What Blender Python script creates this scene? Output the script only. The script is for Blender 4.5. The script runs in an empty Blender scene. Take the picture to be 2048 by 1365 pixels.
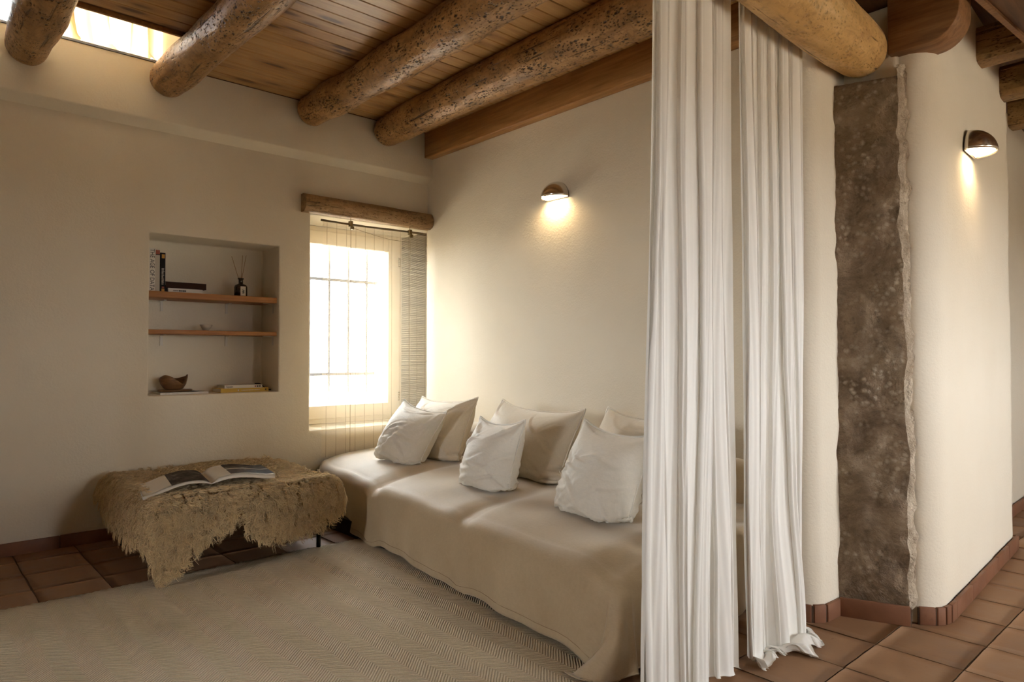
import bpy, bmesh, math, random
import numpy as np
from mathutils import Vector, Matrix, noise as mnoise

R = math.radians
sc = bpy.context.scene
COL = sc.collection
random.seed(7)
rng = np.random.default_rng(7)

# ------------------------------------------------------------------ camera
cam_d = bpy.data.cameras.new('camera'); cam_d.lens = 24.0; cam_d.sensor_width = 36.0
cam_d.clip_start = 0.05; cam_d.clip_end = 200
cam = bpy.data.objects.new('camera', cam_d); COL.objects.link(cam)
cam.location = (0, 0, 1.15)
cam.rotation_euler = (R(90 + 1.154), 0, R(48 - 90))
sc.camera = cam

# ------------------------------------------------------------------ sky, daylight openings, exposure
SKY = 22.0
world = bpy.data.worlds.new('world'); sc.world = world; world.use_nodes = True
bg = world.node_tree.nodes['Background']
bg.inputs[0].default_value = (0.97, 1.0, 1.03, 1); bg.inputs[1].default_value = SKY
def portal(name, loc, rot, sx, sy):
    l = bpy.data.lights.new(name, 'AREA'); l.shape = 'RECTANGLE'; l.size = sx; l.size_y = sy
    l.cycles.is_portal = True
    o = bpy.data.objects.new(name, l); COL.objects.link(o); o.location = loc; o.rotation_euler = rot
    return o
portal('sky_portal_window', (2.87, 5.30, 1.40), (R(-90), 0, 0), 0.95, 1.7)
portal('sky_portal_clerestory', (0.75, 5.25, 3.34), (R(-90), 0, 0), 1.05, 0.55)
portal('sky_portal_hall', (4.25, -2.72, 1.45), (R(90), 0, 0), 1.05, 1.14)
portal('sky_portal_front_fill', (1.95, -2.72, 1.5), (R(90), 0, 0), 0.56, 0.9)  # sky through the added fill opening behind the camera
portal('sky_portal_left_fill', (-4.7, 2.65, 1.65), (0, R(-90), 0), 1.3, 1.0)  # sky through the added fill opening at far left
vs = sc.view_settings
vs.view_transform = 'Standard'; vs.look = 'None'; vs.gamma = 1.0; vs.use_curve_mapping = False
vs.exposure = 0.54
sc.display_settings.display_device = 'sRGB'
try:
    sc.cycles.max_bounces = 8; sc.cycles.diffuse_bounces = 4; sc.cycles.glossy_bounces = 3
    sc.cycles.use_adaptive_sampling = True; sc.cycles.adaptive_threshold = 0.12; sc.cycles.use_light_tree = False
    sc.cycles.transmission_bounces = 4; sc.cycles.transparent_max_bounces = 8
    sc.cycles.use_denoising = True; sc.cycles.sample_clamp_indirect = 8.0
    sc.cycles.caustics_reflective = False; sc.cycles.caustics_refractive = False
except Exception: pass

# ------------------------------------------------------------------ helpers
def tag(o, label=None, cat=None, group=None, kind=None):
    if label: o['label'] = label
    if cat: o['category'] = cat
    if group: o['group'] = group
    if kind: o['kind'] = kind
    return o
def empty(name, loc, label=None, cat=None, group=None, kind=None):
    o = bpy.data.objects.new(name, None); COL.objects.link(o); o.location = loc
    o.empty_display_size = 0.1
    return tag(o, label, cat, group, kind)
def wloc(o):
    v = Vector((0, 0, 0))
    while o: v = v + o.location; o = o.parent
    return v
def link(name, me, m, parent=None, smooth=False):
    o = bpy.data.objects.new(name, me); COL.objects.link(o)
    if m is not None and not me.materials: me.materials.append(m)
    if smooth: me.polygons.foreach_set('use_smooth', [True] * len(me.polygons))
    if parent is not None: o.parent = parent
    return o
def mk(name, verts, faces, m, parent=None, smooth=False):
    """verts in world space; stored relative to the parent's origin"""
    me = bpy.data.meshes.new(name)
    if parent is not None:
        L = wloc(parent); verts = [(v[0] - L.x, v[1] - L.y, v[2] - L.z) for v in verts]
    me.from_pydata([tuple(map(float, v)) for v in verts], [], faces); me.update()
    return link(name, me, m, parent, smooth)
def mknp(name, V, Q, m, parent=None, smooth=True, col=None):
    """fast build: V (n,3), Q (f,k) index array"""
    V = np.asarray(V, np.float32).reshape(-1, 3).copy(); Q = np.asarray(Q, np.int32); k = Q.shape[1]
    if parent is not None:
        L = wloc(parent); V -= np.array([L.x, L.y, L.z], np.float32)
    me = bpy.data.meshes.new(name)
    me.vertices.add(len(V)); me.vertices.foreach_set('co', V.ravel())
    me.loops.add(Q.size); me.loops.foreach_set('vertex_index', Q.ravel())
    me.polygons.add(len(Q)); me.polygons.foreach_set('loop_start', np.arange(0, Q.size, k, dtype=np.int32))
    me.polygons.foreach_set('loop_total', np.full(len(Q), k, np.int32))
    if col is not None:
        a = me.color_attributes.new('tint', 'FLOAT_COLOR', 'POINT')
        a.data.foreach_set('color', np.asarray(col, np.float32).ravel())
    me.update(calc_edges=True); me.validate()
    return link(name, me, m, parent, smooth)
def grid_quads(nu, nv, closed_u=False):
    i = np.arange(nu if closed_u else nu - 1)[:, None]; j = np.arange(nv - 1)[None, :]
    i2 = (i + 1) % nu
    return np.stack([i * nv + j, i2 * nv + j, i2 * nv + j + 1, i * nv + j + 1], -1).reshape(-1, 4)
def box(x0, x1, y0, y1, z0, z1):
    v = [(x, y, z) for x in (x0, x1) for y in (y0, y1) for z in (z0, z1)]
    f = [(0, 1, 3, 2), (4, 6, 7, 5), (0, 4, 5, 1), (2, 3, 7, 6), (0, 2, 6, 4), (1, 5, 7, 3)]
    return v, f
def join(*parts):
    V, F = [], []
    for v, f in parts:
        n = len(V); V += list(v); F += [tuple(i + n for i in q) for q in f]
    return V, F
def bevel(o, w=0.006, seg=2, ang=40):
    b = o.modifiers.new('bevel', 'BEVEL'); b.width = w; b.segments = seg
    b.limit_method = 'ANGLE'; b.angle_limit = R(ang); b.harden_normals = False
    o.data.polygons.foreach_set('use_smooth', [True] * len(o.data.polygons))
    return o
def subsurf(o, n=1):
    s = o.modifiers.new('sub', 'SUBSURF'); s.levels = n; s.render_levels = n; return o
def tube(path, rad, sides=8, cap=True):
    """path list of points, rad scalar or list -> verts, faces"""
    P = [Vector(p) for p in path]; n = len(P)
    rr = rad if hasattr(rad, '__len__') else [rad] * n
    V, F = [], []
    t0 = (P[1] - P[0]).normalized()
    up = Vector((0, 0, 1)) if abs(t0.z) < 0.9 else Vector((1, 0, 0))
    a = t0.cross(up).normalized()
    for i in range(n):
        t = (P[min(i + 1, n - 1)] - P[max(i - 1, 0)]).normalized()
        a = (a - t * a.dot(t)).normalized(); b = t.cross(a)
        for k in range(sides):
            w = 2 * math.pi * k / sides
            V.append(tuple(P[i] + (a * math.cos(w) + b * math.sin(w)) * rr[i]))
    for i in range(n - 1):
        for k in range(sides):
            k2 = (k + 1) % sides
            F.append((i * sides + k, i * sides + k2, (i + 1) * sides + k2, (i + 1) * sides + k))
    if cap:
        F.append(tuple(range(sides - 1, -1, -1))); F.append(tuple((n - 1) * sides + k for k in range(sides)))
    return V, F
def lathe(prof, seg=32, c=(0, 0, 0)):
    V, F = [], []; n = len(prof)
    for k in range(seg):
        w = 2 * math.pi * k / seg
        for r, z in prof: V.append((c[0] + r * math.cos(w), c[1] + r * math.sin(w), c[2] + z))
    for k in range(seg):
        k2 = (k + 1) % seg
        for i in range(n - 1): F.append((k * n + i, k2 * n + i, k2 * n + i + 1, k * n + i + 1))
    return V, F
def extrude_poly(pts, z0, z1):
    n = len(pts)
    V = [(p[0], p[1], z0) for p in pts] + [(p[0], p[1], z1) for p in pts]
    F = [(i, (i + 1) % n, n + (i + 1) % n, n + i) for i in range(n)]
    F += [tuple(range(n - 1, -1, -1)), tuple(range(n, 2 * n))]
    return V, F
def smoothstep(a, b, x):
    t = np.clip((x - a) / (b - a), 0, 1); return t * t * (3 - 2 * t)
def fbm(x, y, z, o=4):
    return mnoise.fractal(Vector((x, y, z)), 1.0, 2.0, o)

# ------------------------------------------------------------------ materials
class MB:
    def __init__(s, name, rough=0.8, spec=0.3):
        s.m = bpy.data.materials.new(name); s.m.use_nodes = True; s.nt = s.m.node_tree
        s.b = s.nt.nodes['Principled BSDF']; s.out = s.nt.nodes['Material Output']
        s.b.inputs['Roughness'].default_value = rough
        s.b.inputs['Specular IOR Level'].default_value = spec
        s.tc = s.nt.nodes.new('ShaderNodeTexCoord')
    def n(s, t, **kw):
        nd = s.nt.nodes.new(t)
        for k, v in kw.items():
            if k in nd.inputs.keys() if isinstance(k, str) else False: s.set(nd.inputs[k], v)
            else: setattr(nd, k, v)
        return nd
    def set(s, sock, v):
        if isinstance(v, bpy.types.NodeSocket): s.nt.links.new(v, sock)
        elif isinstance(v, (tuple, list)) and len(v) == 3 and sock.type == 'RGBA': sock.default_value = (*v, 1)
        else: sock.default_value = v
    def vec(s, scale=(1, 1, 1), src='Object', rnd=False, rot=(0, 0, 0)):
        mp = s.nt.nodes.new('ShaderNodeMapping'); mp.inputs['Scale'].default_value = scale
        mp.inputs['Rotation'].default_value = rot
        s.nt.links.new(s.tc.outputs[src], mp.inputs['Vector'])
        if rnd:
            oi = s.nt.nodes.new('ShaderNodeObjectInfo')
            c = s.nt.nodes.new('ShaderNodeCombineXYZ')
            for i, k in enumerate((37.0, 91.0, 53.0)):
                mu = s.nt.nodes.new('ShaderNodeMath'); mu.operation = 'MULTIPLY'; mu.inputs[1].default_value = k
                s.nt.links.new(oi.outputs['Random'], mu.inputs[0]); s.nt.links.new(mu.outputs[0], c.inputs[i])
            s.nt.links.new(c.outputs[0], mp.inputs['Location'])
        return mp.outputs[0]
    def noise(s, vec, scale, detail=4, rough=0.55, dist=0.0):
        nd = s.nt.nodes.new('ShaderNodeTexNoise')
        s.nt.links.new(vec, nd.inputs['Vector']); nd.inputs['Scale'].default_value = scale
        nd.inputs['Detail'].default_value = detail; nd.inputs['Roughness'].default_value = rough
        nd.inputs['Distortion'].default_value = dist
        return nd.outputs['Fac']
    def voro(s, vec, scale, feature='F1'):
        nd = s.nt.nodes.new('ShaderNodeTexVoronoi'); nd.feature = feature
        s.nt.links.new(vec, nd.inputs['Vector']); nd.inputs['Scale'].default_value = scale
        return nd.outputs['Distance']
    def ramp(s, fac, stops):
        nd = s.nt.nodes.new('ShaderNodeValToRGB'); s.nt.links.new(fac, nd.inputs[0])
        el = nd.color_ramp.elements
        while len(el) < len(stops): el.new(0.5)
        for e, (p, c) in zip(el, stops):
            e.position = p; e.color = (*c, 1) if len(c) == 3 else c
        return nd.outputs[0]
    def fr(s, fac, a, b, lo=0.0, hi=1.0):
        nd = s.nt.nodes.new('ShaderNodeMapRange'); s.nt.links.new(fac, nd.inputs[0])
        for i, v in enumerate((a, b, lo, hi)): nd.inputs[i + 1].default_value = v
        return nd.outputs[0]
    def mix(s, fac, a, b, mode='MIX'):
        nd = s.nt.nodes.new('ShaderNodeMix'); nd.data_type = 'RGBA'; nd.blend_type = mode
        s.set(nd.inputs[0], fac); s.set(nd.inputs[6], a); s.set(nd.inputs[7], b); return nd.outputs[2]
    def math(s, op, a, b=0.0):
        nd = s.nt.nodes.new('ShaderNodeMath'); nd.operation = op
        s.set(nd.inputs[0], a); s.set(nd.inputs[1], b); return nd.outputs[0]
    def bump(s, h, strength, dist=0.01, prev=None):
        nd = s.nt.nodes.new('ShaderNodeBump'); nd.inputs['Strength'].default_value = strength
        nd.inputs['Distance'].default_value = dist
        s.nt.links.new(h, nd.inputs['Height'])
        if prev is not None: s.nt.links.new(prev, nd.inputs['Normal'])
        return nd.outputs[0]
    def fin(s, col=None, normal=None, rough=None):
        if col is not None: s.set(s.b.inputs['Base Color'], col)
        if normal is not None: s.set(s.b.inputs['Normal'], normal)
        if rough is not None: s.set(s.b.inputs['Roughness'], rough)
        return s.m

def m_plain(name, col, rough=0.6, metal=0.0, spec=0.4):
    b = MB(name, rough, spec); b.b.inputs['Metallic'].default_value = metal
    return b.fin(col)
def m_plaster():
    b = MB('plaster', 0.92, 0.15); v = b.vec()
    big = b.noise(v, 1.3, 3); fine = b.noise(v, 85, 3, 0.6); mid = b.noise(v, 9, 4, 0.5)
    c = b.mix(b.fr(big, 0.3, 0.7), (0.795, 0.71, 0.568), (0.835, 0.757, 0.62))
    n1 = b.bump(mid, 0.13, 0.02); n2 = b.bump(fine, 0.45, 0.004, n1)
    return b.fin(c, n2)
def m_board():
    b = MB('pine_board', 0.36, 0.5); v = b.vec((1.0, 14, 14), rnd=True)
    g = b.noise(v, 3.0, 5, 0.6, 0.6); v2 = b.vec((0.35, 5, 5), rnd=True); g2 = b.noise(v2, 2.0, 3)
    oi = b.nt.nodes.new('ShaderNodeObjectInfo')
    base = b.ramp(g, [(0.28, (0.35, 0.175, 0.058)), (0.5, (0.50, 0.275, 0.105)), (0.72, (0.64, 0.40, 0.175))])
    base = b.mix(b.fr(g2, 0.35, 0.75), base, (0.58, 0.34, 0.135))
    base = b.mix(b.fr(oi.outputs['Random'], 0, 1, 0.0, 0.38), base, (0.40, 0.21, 0.075))
    kv = b.vec((2.4, 9.0, 9.0), rnd=True); k = b.voro(kv, 1.0)
    knot = b.fr(k, 0.12, 0.22, 1, 0)
    base = b.mix(knot, base, (0.075, 0.028, 0.010))
    ring = b.fr(k, 0.15, 0.5, 0.5, 0)
    base = b.mix(ring, base, (0.20, 0.08, 0.026))
    return b.fin(base, b.bump(g, 0.12, 0.004))
def m_log(name, dark, mid, light, rough=0.42, axis=1, pits=1.0):
    b = MB(name, rough, 0.5)
    st = [6, 6, 6]; st[axis] = 1.3
    v = b.vec(tuple(st), rnd=True)
    g = b.noise(v, 2.2, 6, 0.62, 0.4); w = b.noise(b.vec((1, 1, 1), rnd=True), 3.5, 4)
    c = b.ramp(g, [(0.30, dark), (0.52, mid), (0.75, light)])
    c = b.mix(b.fr(w, 0.35, 0.7, 0, 0.55), c, mid)
    sp = [44, 44, 44]; sp[axis] = 22
    pv = b.voro(b.vec(tuple(sp), rnd=True), 1.0)
    pv2 = b.voro(b.vec(tuple(k_ * 2.1 for k_ in sp), rnd=True), 1.0)
    pn = b.noise(b.vec((5, 5, 5), rnd=True), 2.0, 3)
    pit = b.math('MULTIPLY', b.fr(pv, 0.16, 0.34, 1, 0), b.fr(pn, 0.47, 0.56))
    pit = b.math('MAXIMUM', pit, b.math('MULTIPLY', b.fr(pv2, 0.14, 0.34, 0.85, 0), b.fr(pn, 0.40, 0.52)))
    mot = b.noise(b.vec((9, 9, 9), rnd=True), 3.0, 5, 0.7)
    c = b.mix(b.fr(mot, 0.48, 0.66, 0, 0.6), c, dark)
    pit = b.math('MULTIPLY', pit, pits)
    c = b.mix(pit, c, (0.05, 0.024, 0.010))
    cr = [26, 26, 26]; cr[axis] = 1.6
    crack = b.fr(b.noise(b.vec(tuple(cr), rnd=True), 1.6, 3, 0.5, 0.3), 0.64, 0.70)
    c = b.mix(b.math('MULTIPLY', crack, 0.7), c, (0.05, 0.022, 0.009))
    h = b.math('SUBTRACT', b.math('SUBTRACT', g, b.math('MULTIPLY', pit, 0.9)), b.math('MULTIPLY', crack, 0.7))
    return b.fin(c, b.bump(h, 0.9, 0.014))
def m_wood(name, dark, light, rough=0.45, sc_=(1.2, 18, 18), rnd=True):
    b = MB(name, rough, 0.4); v = b.vec(sc_, rnd=rnd); g = b.noise(v, 2.5, 5, 0.6, 0.5)
    return b.fin(b.ramp(g, [(0.3, dark), (0.72, light)]), b.bump(g, 0.15, 0.004))
def m_terracotta(name, a, bb, c3):
    b = MB(name, 0.55, 0.35); v = b.vec((1, 1, 1), rnd=True)
    n = b.noise(v, 7, 5, 0.6); n2 = b.noise(v, 60, 3, 0.6); n3 = b.noise(v, 2.2, 2)
    oi = b.nt.nodes.new('ShaderNodeObjectInfo')
    c = b.ramp(n, [(0.3, a), (0.7, bb)]); c = b.mix(b.fr(n3, 0.45, 0.75, 0, 0.7), c, c3)
    c = b.mix(b.fr(oi.outputs['Random'], 0, 1, 0, 0.45), c, bb)
    c = b.mix(b.fr(n2, 0.62, 0.75, 0, 0.5), c, a)
    h = b.math('ADD', b.math('MULTIPLY', n, 0.8), b.math('MULTIPLY', n2, 0.25))
    return b.fin(c, b.bump(h, 0.3, 0.006), b.fr(n, 0.3, 0.7, 0.42, 0.68))
def m_linen(name, a, bb, wr=0.0, weave=420):
    b = MB(name, 0.62, 0.35); v = b.vec()
    n = b.noise(v, 3.2, 4); c = b.mix(b.fr(n, 0.35, 0.65), a, bb)
    wx = b.noise(b.vec((weave, weave * 0.12, weave * 0.12)), 1, 2); wy = b.noise(b.vec((weave * 0.12, weave * .12, weave)), 1, 2)
    wv = b.math('ADD', wx, wy)
    c = b.mix(b.fr(wv, 0.75, 1.25, 0.16, 0.0), c, tuple(x * 0.55 for x in a))
    nrm = b.bump(wv, 0.25, 0.0012)
    if wr > 0:
        w1 = b.noise(b.vec((1, 1, 1.8)), 5.5, 3, 0.5, 1.6); nrm = b.bump(w1, wr, 0.03, nrm)
    b.b.inputs['Sheen Weight'].default_value = 0.65; b.b.inputs['Sheen Roughness'].default_value = 0.42; b.b.inputs['Sheen Tint'].default_value = (1, 0.95, 0.87, 1)
    return b.fin(c, nrm)
def m_gauze(name, col, transp, transl, stretch=0.06):
    b = MB(name); nt = b.nt
    d = nt.nodes.new('ShaderNodeBsdfDiffuse'); t = nt.nodes.new('ShaderNodeBsdfTranslucent'); tr = nt.nodes.new('ShaderNodeBsdfTransparent')
    v = b.vec((1, 1, stretch)); n = b.noise(v, 90, 3, 0.6); n2 = b.noise(b.vec((1, 1, 0.15)), 30, 3, 0.6, 0.5)
    nr = b.bump(n2, 0.2, 0.004); nr = b.bump(n, 0.12, 0.002, nr)
    for q in (d, t):
        q.inputs['Color'].default_value = (*col, 1); nt.links.new(nr, q.inputs['Normal'])
    m1 = nt.nodes.new('ShaderNodeMixShader'); m1.inputs[0].default_value = transl
    nt.links.new(d.outputs[0], m1.inputs[1]); nt.links.new(t.outputs[0], m1.inputs[2])
    if transp <= 0:
        nt.links.new(m1.outputs[0], b.out.inputs['Surface']); nt.nodes.remove(b.b); nt.nodes.remove(tr); return b.m
    m2 = nt.nodes.new('ShaderNodeMixShader'); b.set(m2.inputs[0], b.fr(n, 0.3, 0.7, 1 - transp - 0.12, 1 - transp + 0.12))
    nt.links.new(tr.outputs[0], m2.inputs[1]); nt.links.new(m1.outputs[0], m2.inputs[2])
    nt.links.new(m2.outputs[0], b.out.inputs['Surface']); nt.nodes.remove(b.b)
    return b.m
def m_glass(col=(0.97, 0.985, 0.98), name='window_glass'):
    b = MB(name); nt = b.nt
    g = nt.nodes.new('ShaderNodeBsdfGlossy'); g.inputs['Roughness'].default_value = 0.02
    tr = nt.nodes.new('ShaderNodeBsdfTransparent'); tr.inputs[0].default_value = (*col, 1)
    fz = nt.nodes.new('ShaderNodeFresnel'); fz.inputs[0].default_value = 1.3
    m = nt.nodes.new('ShaderNodeMixShader'); nt.links.new(fz.outputs[0], m.inputs[0])
    nt.links.new(tr.outputs[0], m.inputs[1]); nt.links.new(g.outputs[0], m.inputs[2])
    nt.links.new(m.outputs[0], b.out.inputs['Surface']); nt.nodes.remove(b.b); return b.m
def m_emit(name, col, st):
    b = MB(name, 0.5); b.b.inputs['Emission Color'].default_value = (*col, 1); b.b.inputs['Emission Strength'].default_value = st
    return b.fin(col)
def m_stone():
    b = MB('rough_stone', 0.85, 0.25); v = b.vec()
    n = b.noise(v, 5, 7, 0.72, 0.6); n2 = b.noise(v, 30, 5, 0.75); lo = b.noise(v, 1.6, 3)
    c = b.ramp(n, [(0.30, (0.13, 0.085, 0.052)), (0.47, (0.27, 0.19, 0.122)), (0.58, (0.38, 0.28, 0.185)), (0.74, (0.52, 0.41, 0.29))])
    c = b.mix(b.fr(lo, 0.42, 0.62, 0, 0.4), c, (0.34, 0.255, 0.15))
    dv = b.nt.nodes.new('ShaderNodeVectorMath'); dv.operation = 'ADD'
    b.nt.links.new(v, dv.inputs[0])
    nz = b.nt.nodes.new('ShaderNodeTexNoise'); nz.inputs['Scale'].default_value = 30; b.nt.links.new(v, nz.inputs['Vector'])
    sc3 = b.nt.nodes.new('ShaderNodeVectorMath'); sc3.operation = 'SCALE'; sc3.inputs['Scale'].default_value = 0.02
    b.nt.links.new(nz.outputs['Color'], sc3.inputs[0]); b.nt.links.new(sc3.outputs[0], dv.inputs[1])
    sp = b.voro(dv.outputs[0], 36); spn = b.noise(v, 3.4, 3)
    pale = b.math('MULTIPLY', b.fr(sp, 0.10, 0.46, 1, 0), b.fr(spn, 0.42, 0.60))
    c = b.mix(b.math('MULTIPLY', pale, 0.8), c, (0.66, 0.55, 0.41))
    c = b.mix(b.fr(n2, 0.54, 0.70, 0, 0.65), c, (0.12, 0.08, 0.05))
    h = b.math('ADD', b.math('MULTIPLY', n, 1.3), b.math('ADD', b.math('MULTIPLY', n2, 0.6), b.math('MULTIPLY', pale, 0.2)))
    return b.fin(c, b.bump(h, 1.0, 0.03))
def m_mortar():
    b = MB('broken_plaster_edge', 0.95, 0.1); v = b.vec()
    n = b.noise(v, 14, 6, 0.7); n2 = b.noise(v, 50, 4, 0.7)
    c = b.ramp(n, [(0.3, (0.36, 0.27, 0.18)), (0.62, (0.66, 0.555, 0.42))])
    return b.fin(c, b.bump(b.math('ADD', n, n2), 0.9, 0.02))
def m_rug():
    b = MB('herringbone_weave', 0.95, 0.1); nt = b.nt
    sp = nt.nodes.new('ShaderNodeSeparateXYZ'); nt.links.new(b.tc.outputs['Object'], sp.inputs[0])
    x, y = sp.outputs[0], sp.outputs[1]
    # zigzag columns run along Y: phase = y + |saw(x)|
    wob = b.noise(b.vec(), 2.0, 2)
    xx = b.math('ADD', x, b.math('MULTIPLY', wob, 0.03))
    pp = nt.nodes.new('ShaderNodeMath'); pp.operation = 'PINGPONG'; b.set(pp.inputs[0], xx); pp.inputs[1].default_value = 0.074
    ph = b.math('ADD', y, b.math('MULTIPLY', pp.outputs[0], 1.0))
    ph = b.math('ADD', ph, b.math('MULTIPLY', b.noise(b.vec(), 18, 2), 0.006))
    s = b.math('SINE', b.math('MULTIPLY', ph, 2 * math.pi / 0.0145))
    kn = b.noise(b.vec(), 150, 2, 0.6)
    rib = b.fr(s, -1, 1)
    lo = b.noise(b.vec(), 2.6, 4)
    c = b.mix(rib, (0.42, 0.315, 0.185), (0.84, 0.715, 0.52))
    c = b.mix(b.fr(kn, 0.35, 0.65, 0.35, 0.0), c, (0.42, 0.32, 0.20))
    c = b.mix(b.fr(lo, 0.35, 0.7, 0, 0.22), c, (0.84, 0.72, 0.53))
    h = b.math('ADD', rib, b.math('MULTIPLY', kn, 0.8))
    b.b.inputs['Sheen Weight'].default_value = 0.3; b.b.inputs['Sheen Roughness'].default_value = 0.5; b.b.inputs['Sheen Tint'].default_value = (1, 0.93, 0.82, 1)
    return b.fin(c, b.bump(h, 0.8, 0.006))
def m_wool():
    b = MB('sheep_wool', 0.9, 0.15)
    at = b.nt.nodes.new('ShaderNodeVertexColor'); at.layer_name = 'tint'
    b.b.inputs['Sheen Weight'].default_value = 0.25
    b.fin(at.outputs[0])
    tl = b.nt.nodes.new('ShaderNodeBsdfTranslucent'); b.nt.links.new(at.outputs[0], tl.inputs[0])
    mx = b.nt.nodes.new('ShaderNodeMixShader'); mx.inputs[0].default_value = 0.25
    b.nt.links.new(b.b.outputs[0], mx.inputs[1]); b.nt.links.new(tl.outputs[0], mx.inputs[2]); b.nt.links.new(mx.outputs[0], b.out.inputs['Surface'])
    return b.m
def m_photo_print():
    b = MB('black_white_photo', 0.7, 0.12); v = b.vec((1, 1, 1)); n = b.noise(v, 14, 5, 0.7); n2 = b.noise(v, 45, 3, 0.7)
    h = b.math('ADD', b.math('MULTIPLY', n, 0.7), b.math('MULTIPLY', n2, 0.3))
    return b.fin(b.ramp(h, [(0.42, (0.018, 0.014, 0.012)), (0.58, (0.10, 0.082, 0.066)), (0.70, (0.45, 0.39, 0.33))]))

PLASTER = m_plaster(); BOARD = m_board()
LOG = m_log('pine_log', (0.16, 0.073, 0.022), (0.44, 0.235, 0.083), (0.68, 0.43, 0.20))
LOGPALE = m_log('pale_log', (0.42, 0.23, 0.072), (0.68, 0.42, 0.15), (0.82, 0.58, 0.28), 0.5, 0, 0.28)
LINTEL = m_log('lintel_log', (0.22, 0.115, 0.045), (0.40, 0.24, 0.105), (0.56, 0.37, 0.19), 0.6, 0, 0.5)
HALLLOG = m_log('hewn_log', (0.15, 0.075, 0.022), (0.30, 0.165, 0.055), (0.44, 0.27, 0.10), 0.55, 1, 0.8)
BEAMW = m_wood('beam_wood', (0.30, 0.135, 0.042), (0.52, 0.27, 0.095), 0.45, (18, 1.2, 18))
DARKW = m_wood('dark_timber', (0.075, 0.030, 0.011), (0.17, 0.075, 0.028), 0.5)
CORBW = m_wood('corbel_wood', (0.17, 0.075, 0.026), (0.34, 0.17, 0.068), 0.5, (18, 1.5, 18))
SHELFW = m_wood('shelf_wood', (0.30, 0.115, 0.030), (0.46, 0.205, 0.06), 0.5)
TILE = m_terracotta('terracotta', (0.215, 0.108, 0.052), (0.33, 0.185, 0.096), (0.29, 0.168, 0.09))
SKIRT = m_terracotta('terracotta_skirting', (0.15, 0.06, 0.03), (0.26, 0.115, 0.06), (0.21, 0.095, 0.05))
GROUT = m_plain('grout', (0.15, 0.10, 0.068), 0.95)
LINEN = m_linen('cover_linen', (0.45, 0.335, 0.20), (0.52, 0.40, 0.25))
PILLOW_A = m_linen('pillow_linen', (0.72, 0.63, 0.49), (0.78, 0.70, 0.57), 0.25)
PILLOW_B = m_linen('pillow_linen_pale', (0.80, 0.745, 0.64), (0.85, 0.805, 0.715), 0.3)
GAUZE = m_gauze('cotton_gauze', (0.95, 0.92, 0.855), 0.0, 0.09)
VEIL = m_gauze('skylight_veil', (0.82, 0.66, 0.44), 0.0, 0.5)
SLAT = m_gauze('bamboo_slat', (0.90, 0.77, 0.57), 0.0, 0.22)
GLASS = m_glass()
STONE = m_stone(); MORTAR = m_mortar(); RUG = m_rug(); WOOL = m_wool()
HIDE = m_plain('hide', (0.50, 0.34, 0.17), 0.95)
WINW = m_plain('window_wood', (0.86, 0.76, 0.60), 0.5)
IRON = m_plain('grille_iron', (0.30, 0.30, 0.33), 0.5, 0.3)
DKMETAL = m_plain('dark_metal', (0.03, 0.03, 0.03), 0.35, 0.8)
STEEL = m_plain('zinc', (0.22, 0.23, 0.25), 0.4, 0.8)
CHROME = m_plain('brushed_chrome', (0.70, 0.65, 0.58), 0.22, 1.0)
BRASS = m_plain('brass', (0.22, 0.16, 0.07), 0.4, 0.9)
BULB = m_emit('lamp_diffuser', (1.0, 0.80, 0.52), 14.0)
BULB.cycles.emission_sampling = 'NONE'
CORD = m_plain('cord', (0.42, 0.30, 0.15), 0.9)
BAMBOO = m_plain('bamboo_rod', (0.20, 0.135, 0.062), 0.5)
PAPER = m_plain('paper', (0.72, 0.65, 0.54), 0.7)
WHITECARD = m_plain('white_card', (0.74, 0.69, 0.61), 0.5)
GREYCARD = m_plain('grey_card', (0.50, 0.45, 0.38), 0.6)
BLACKCARD = m_plain('black_card', (0.014, 0.011, 0.010), 0.6, 0, 0.15)
BROWNCARD = m_plain('dark_brown_leather', (0.038, 0.014, 0.007), 0.65, 0, 0.15)
YELLOWCARD = m_plain('yellow_card', (0.62, 0.40, 0.055), 0.5)
REDCARD = m_plain('red_card', (0.36, 0.09, 0.05), 0.5)
ORANGECARD = m_plain('orange_card', (0.60, 0.30, 0.05), 0.5)
INK = m_plain('ink', (0.02, 0.017, 0.016), 0.6)
BROWNGLASS = m_plain('brown_glass', (0.022, 0.010, 0.005), 0.08, 0, 0.6)
REED = m_plain('reed', (0.40, 0.22, 0.07), 0.7)
CERAMIC = m_plain('ceramic', (0.62, 0.54, 0.43), 0.35)
BOWLW = m_wood('olive_wood', (0.10, 0.045, 0.016), (0.26, 0.13, 0.05), 0.45, (6, 6, 24))
PHOTO = m_photo_print()

# ------------------------------------------------------------------ room dimensions (metres)
YA, YA2, XB, CZ = 4.84, 4.77, 3.38, 3.03
LEDGE = 2.63

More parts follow.
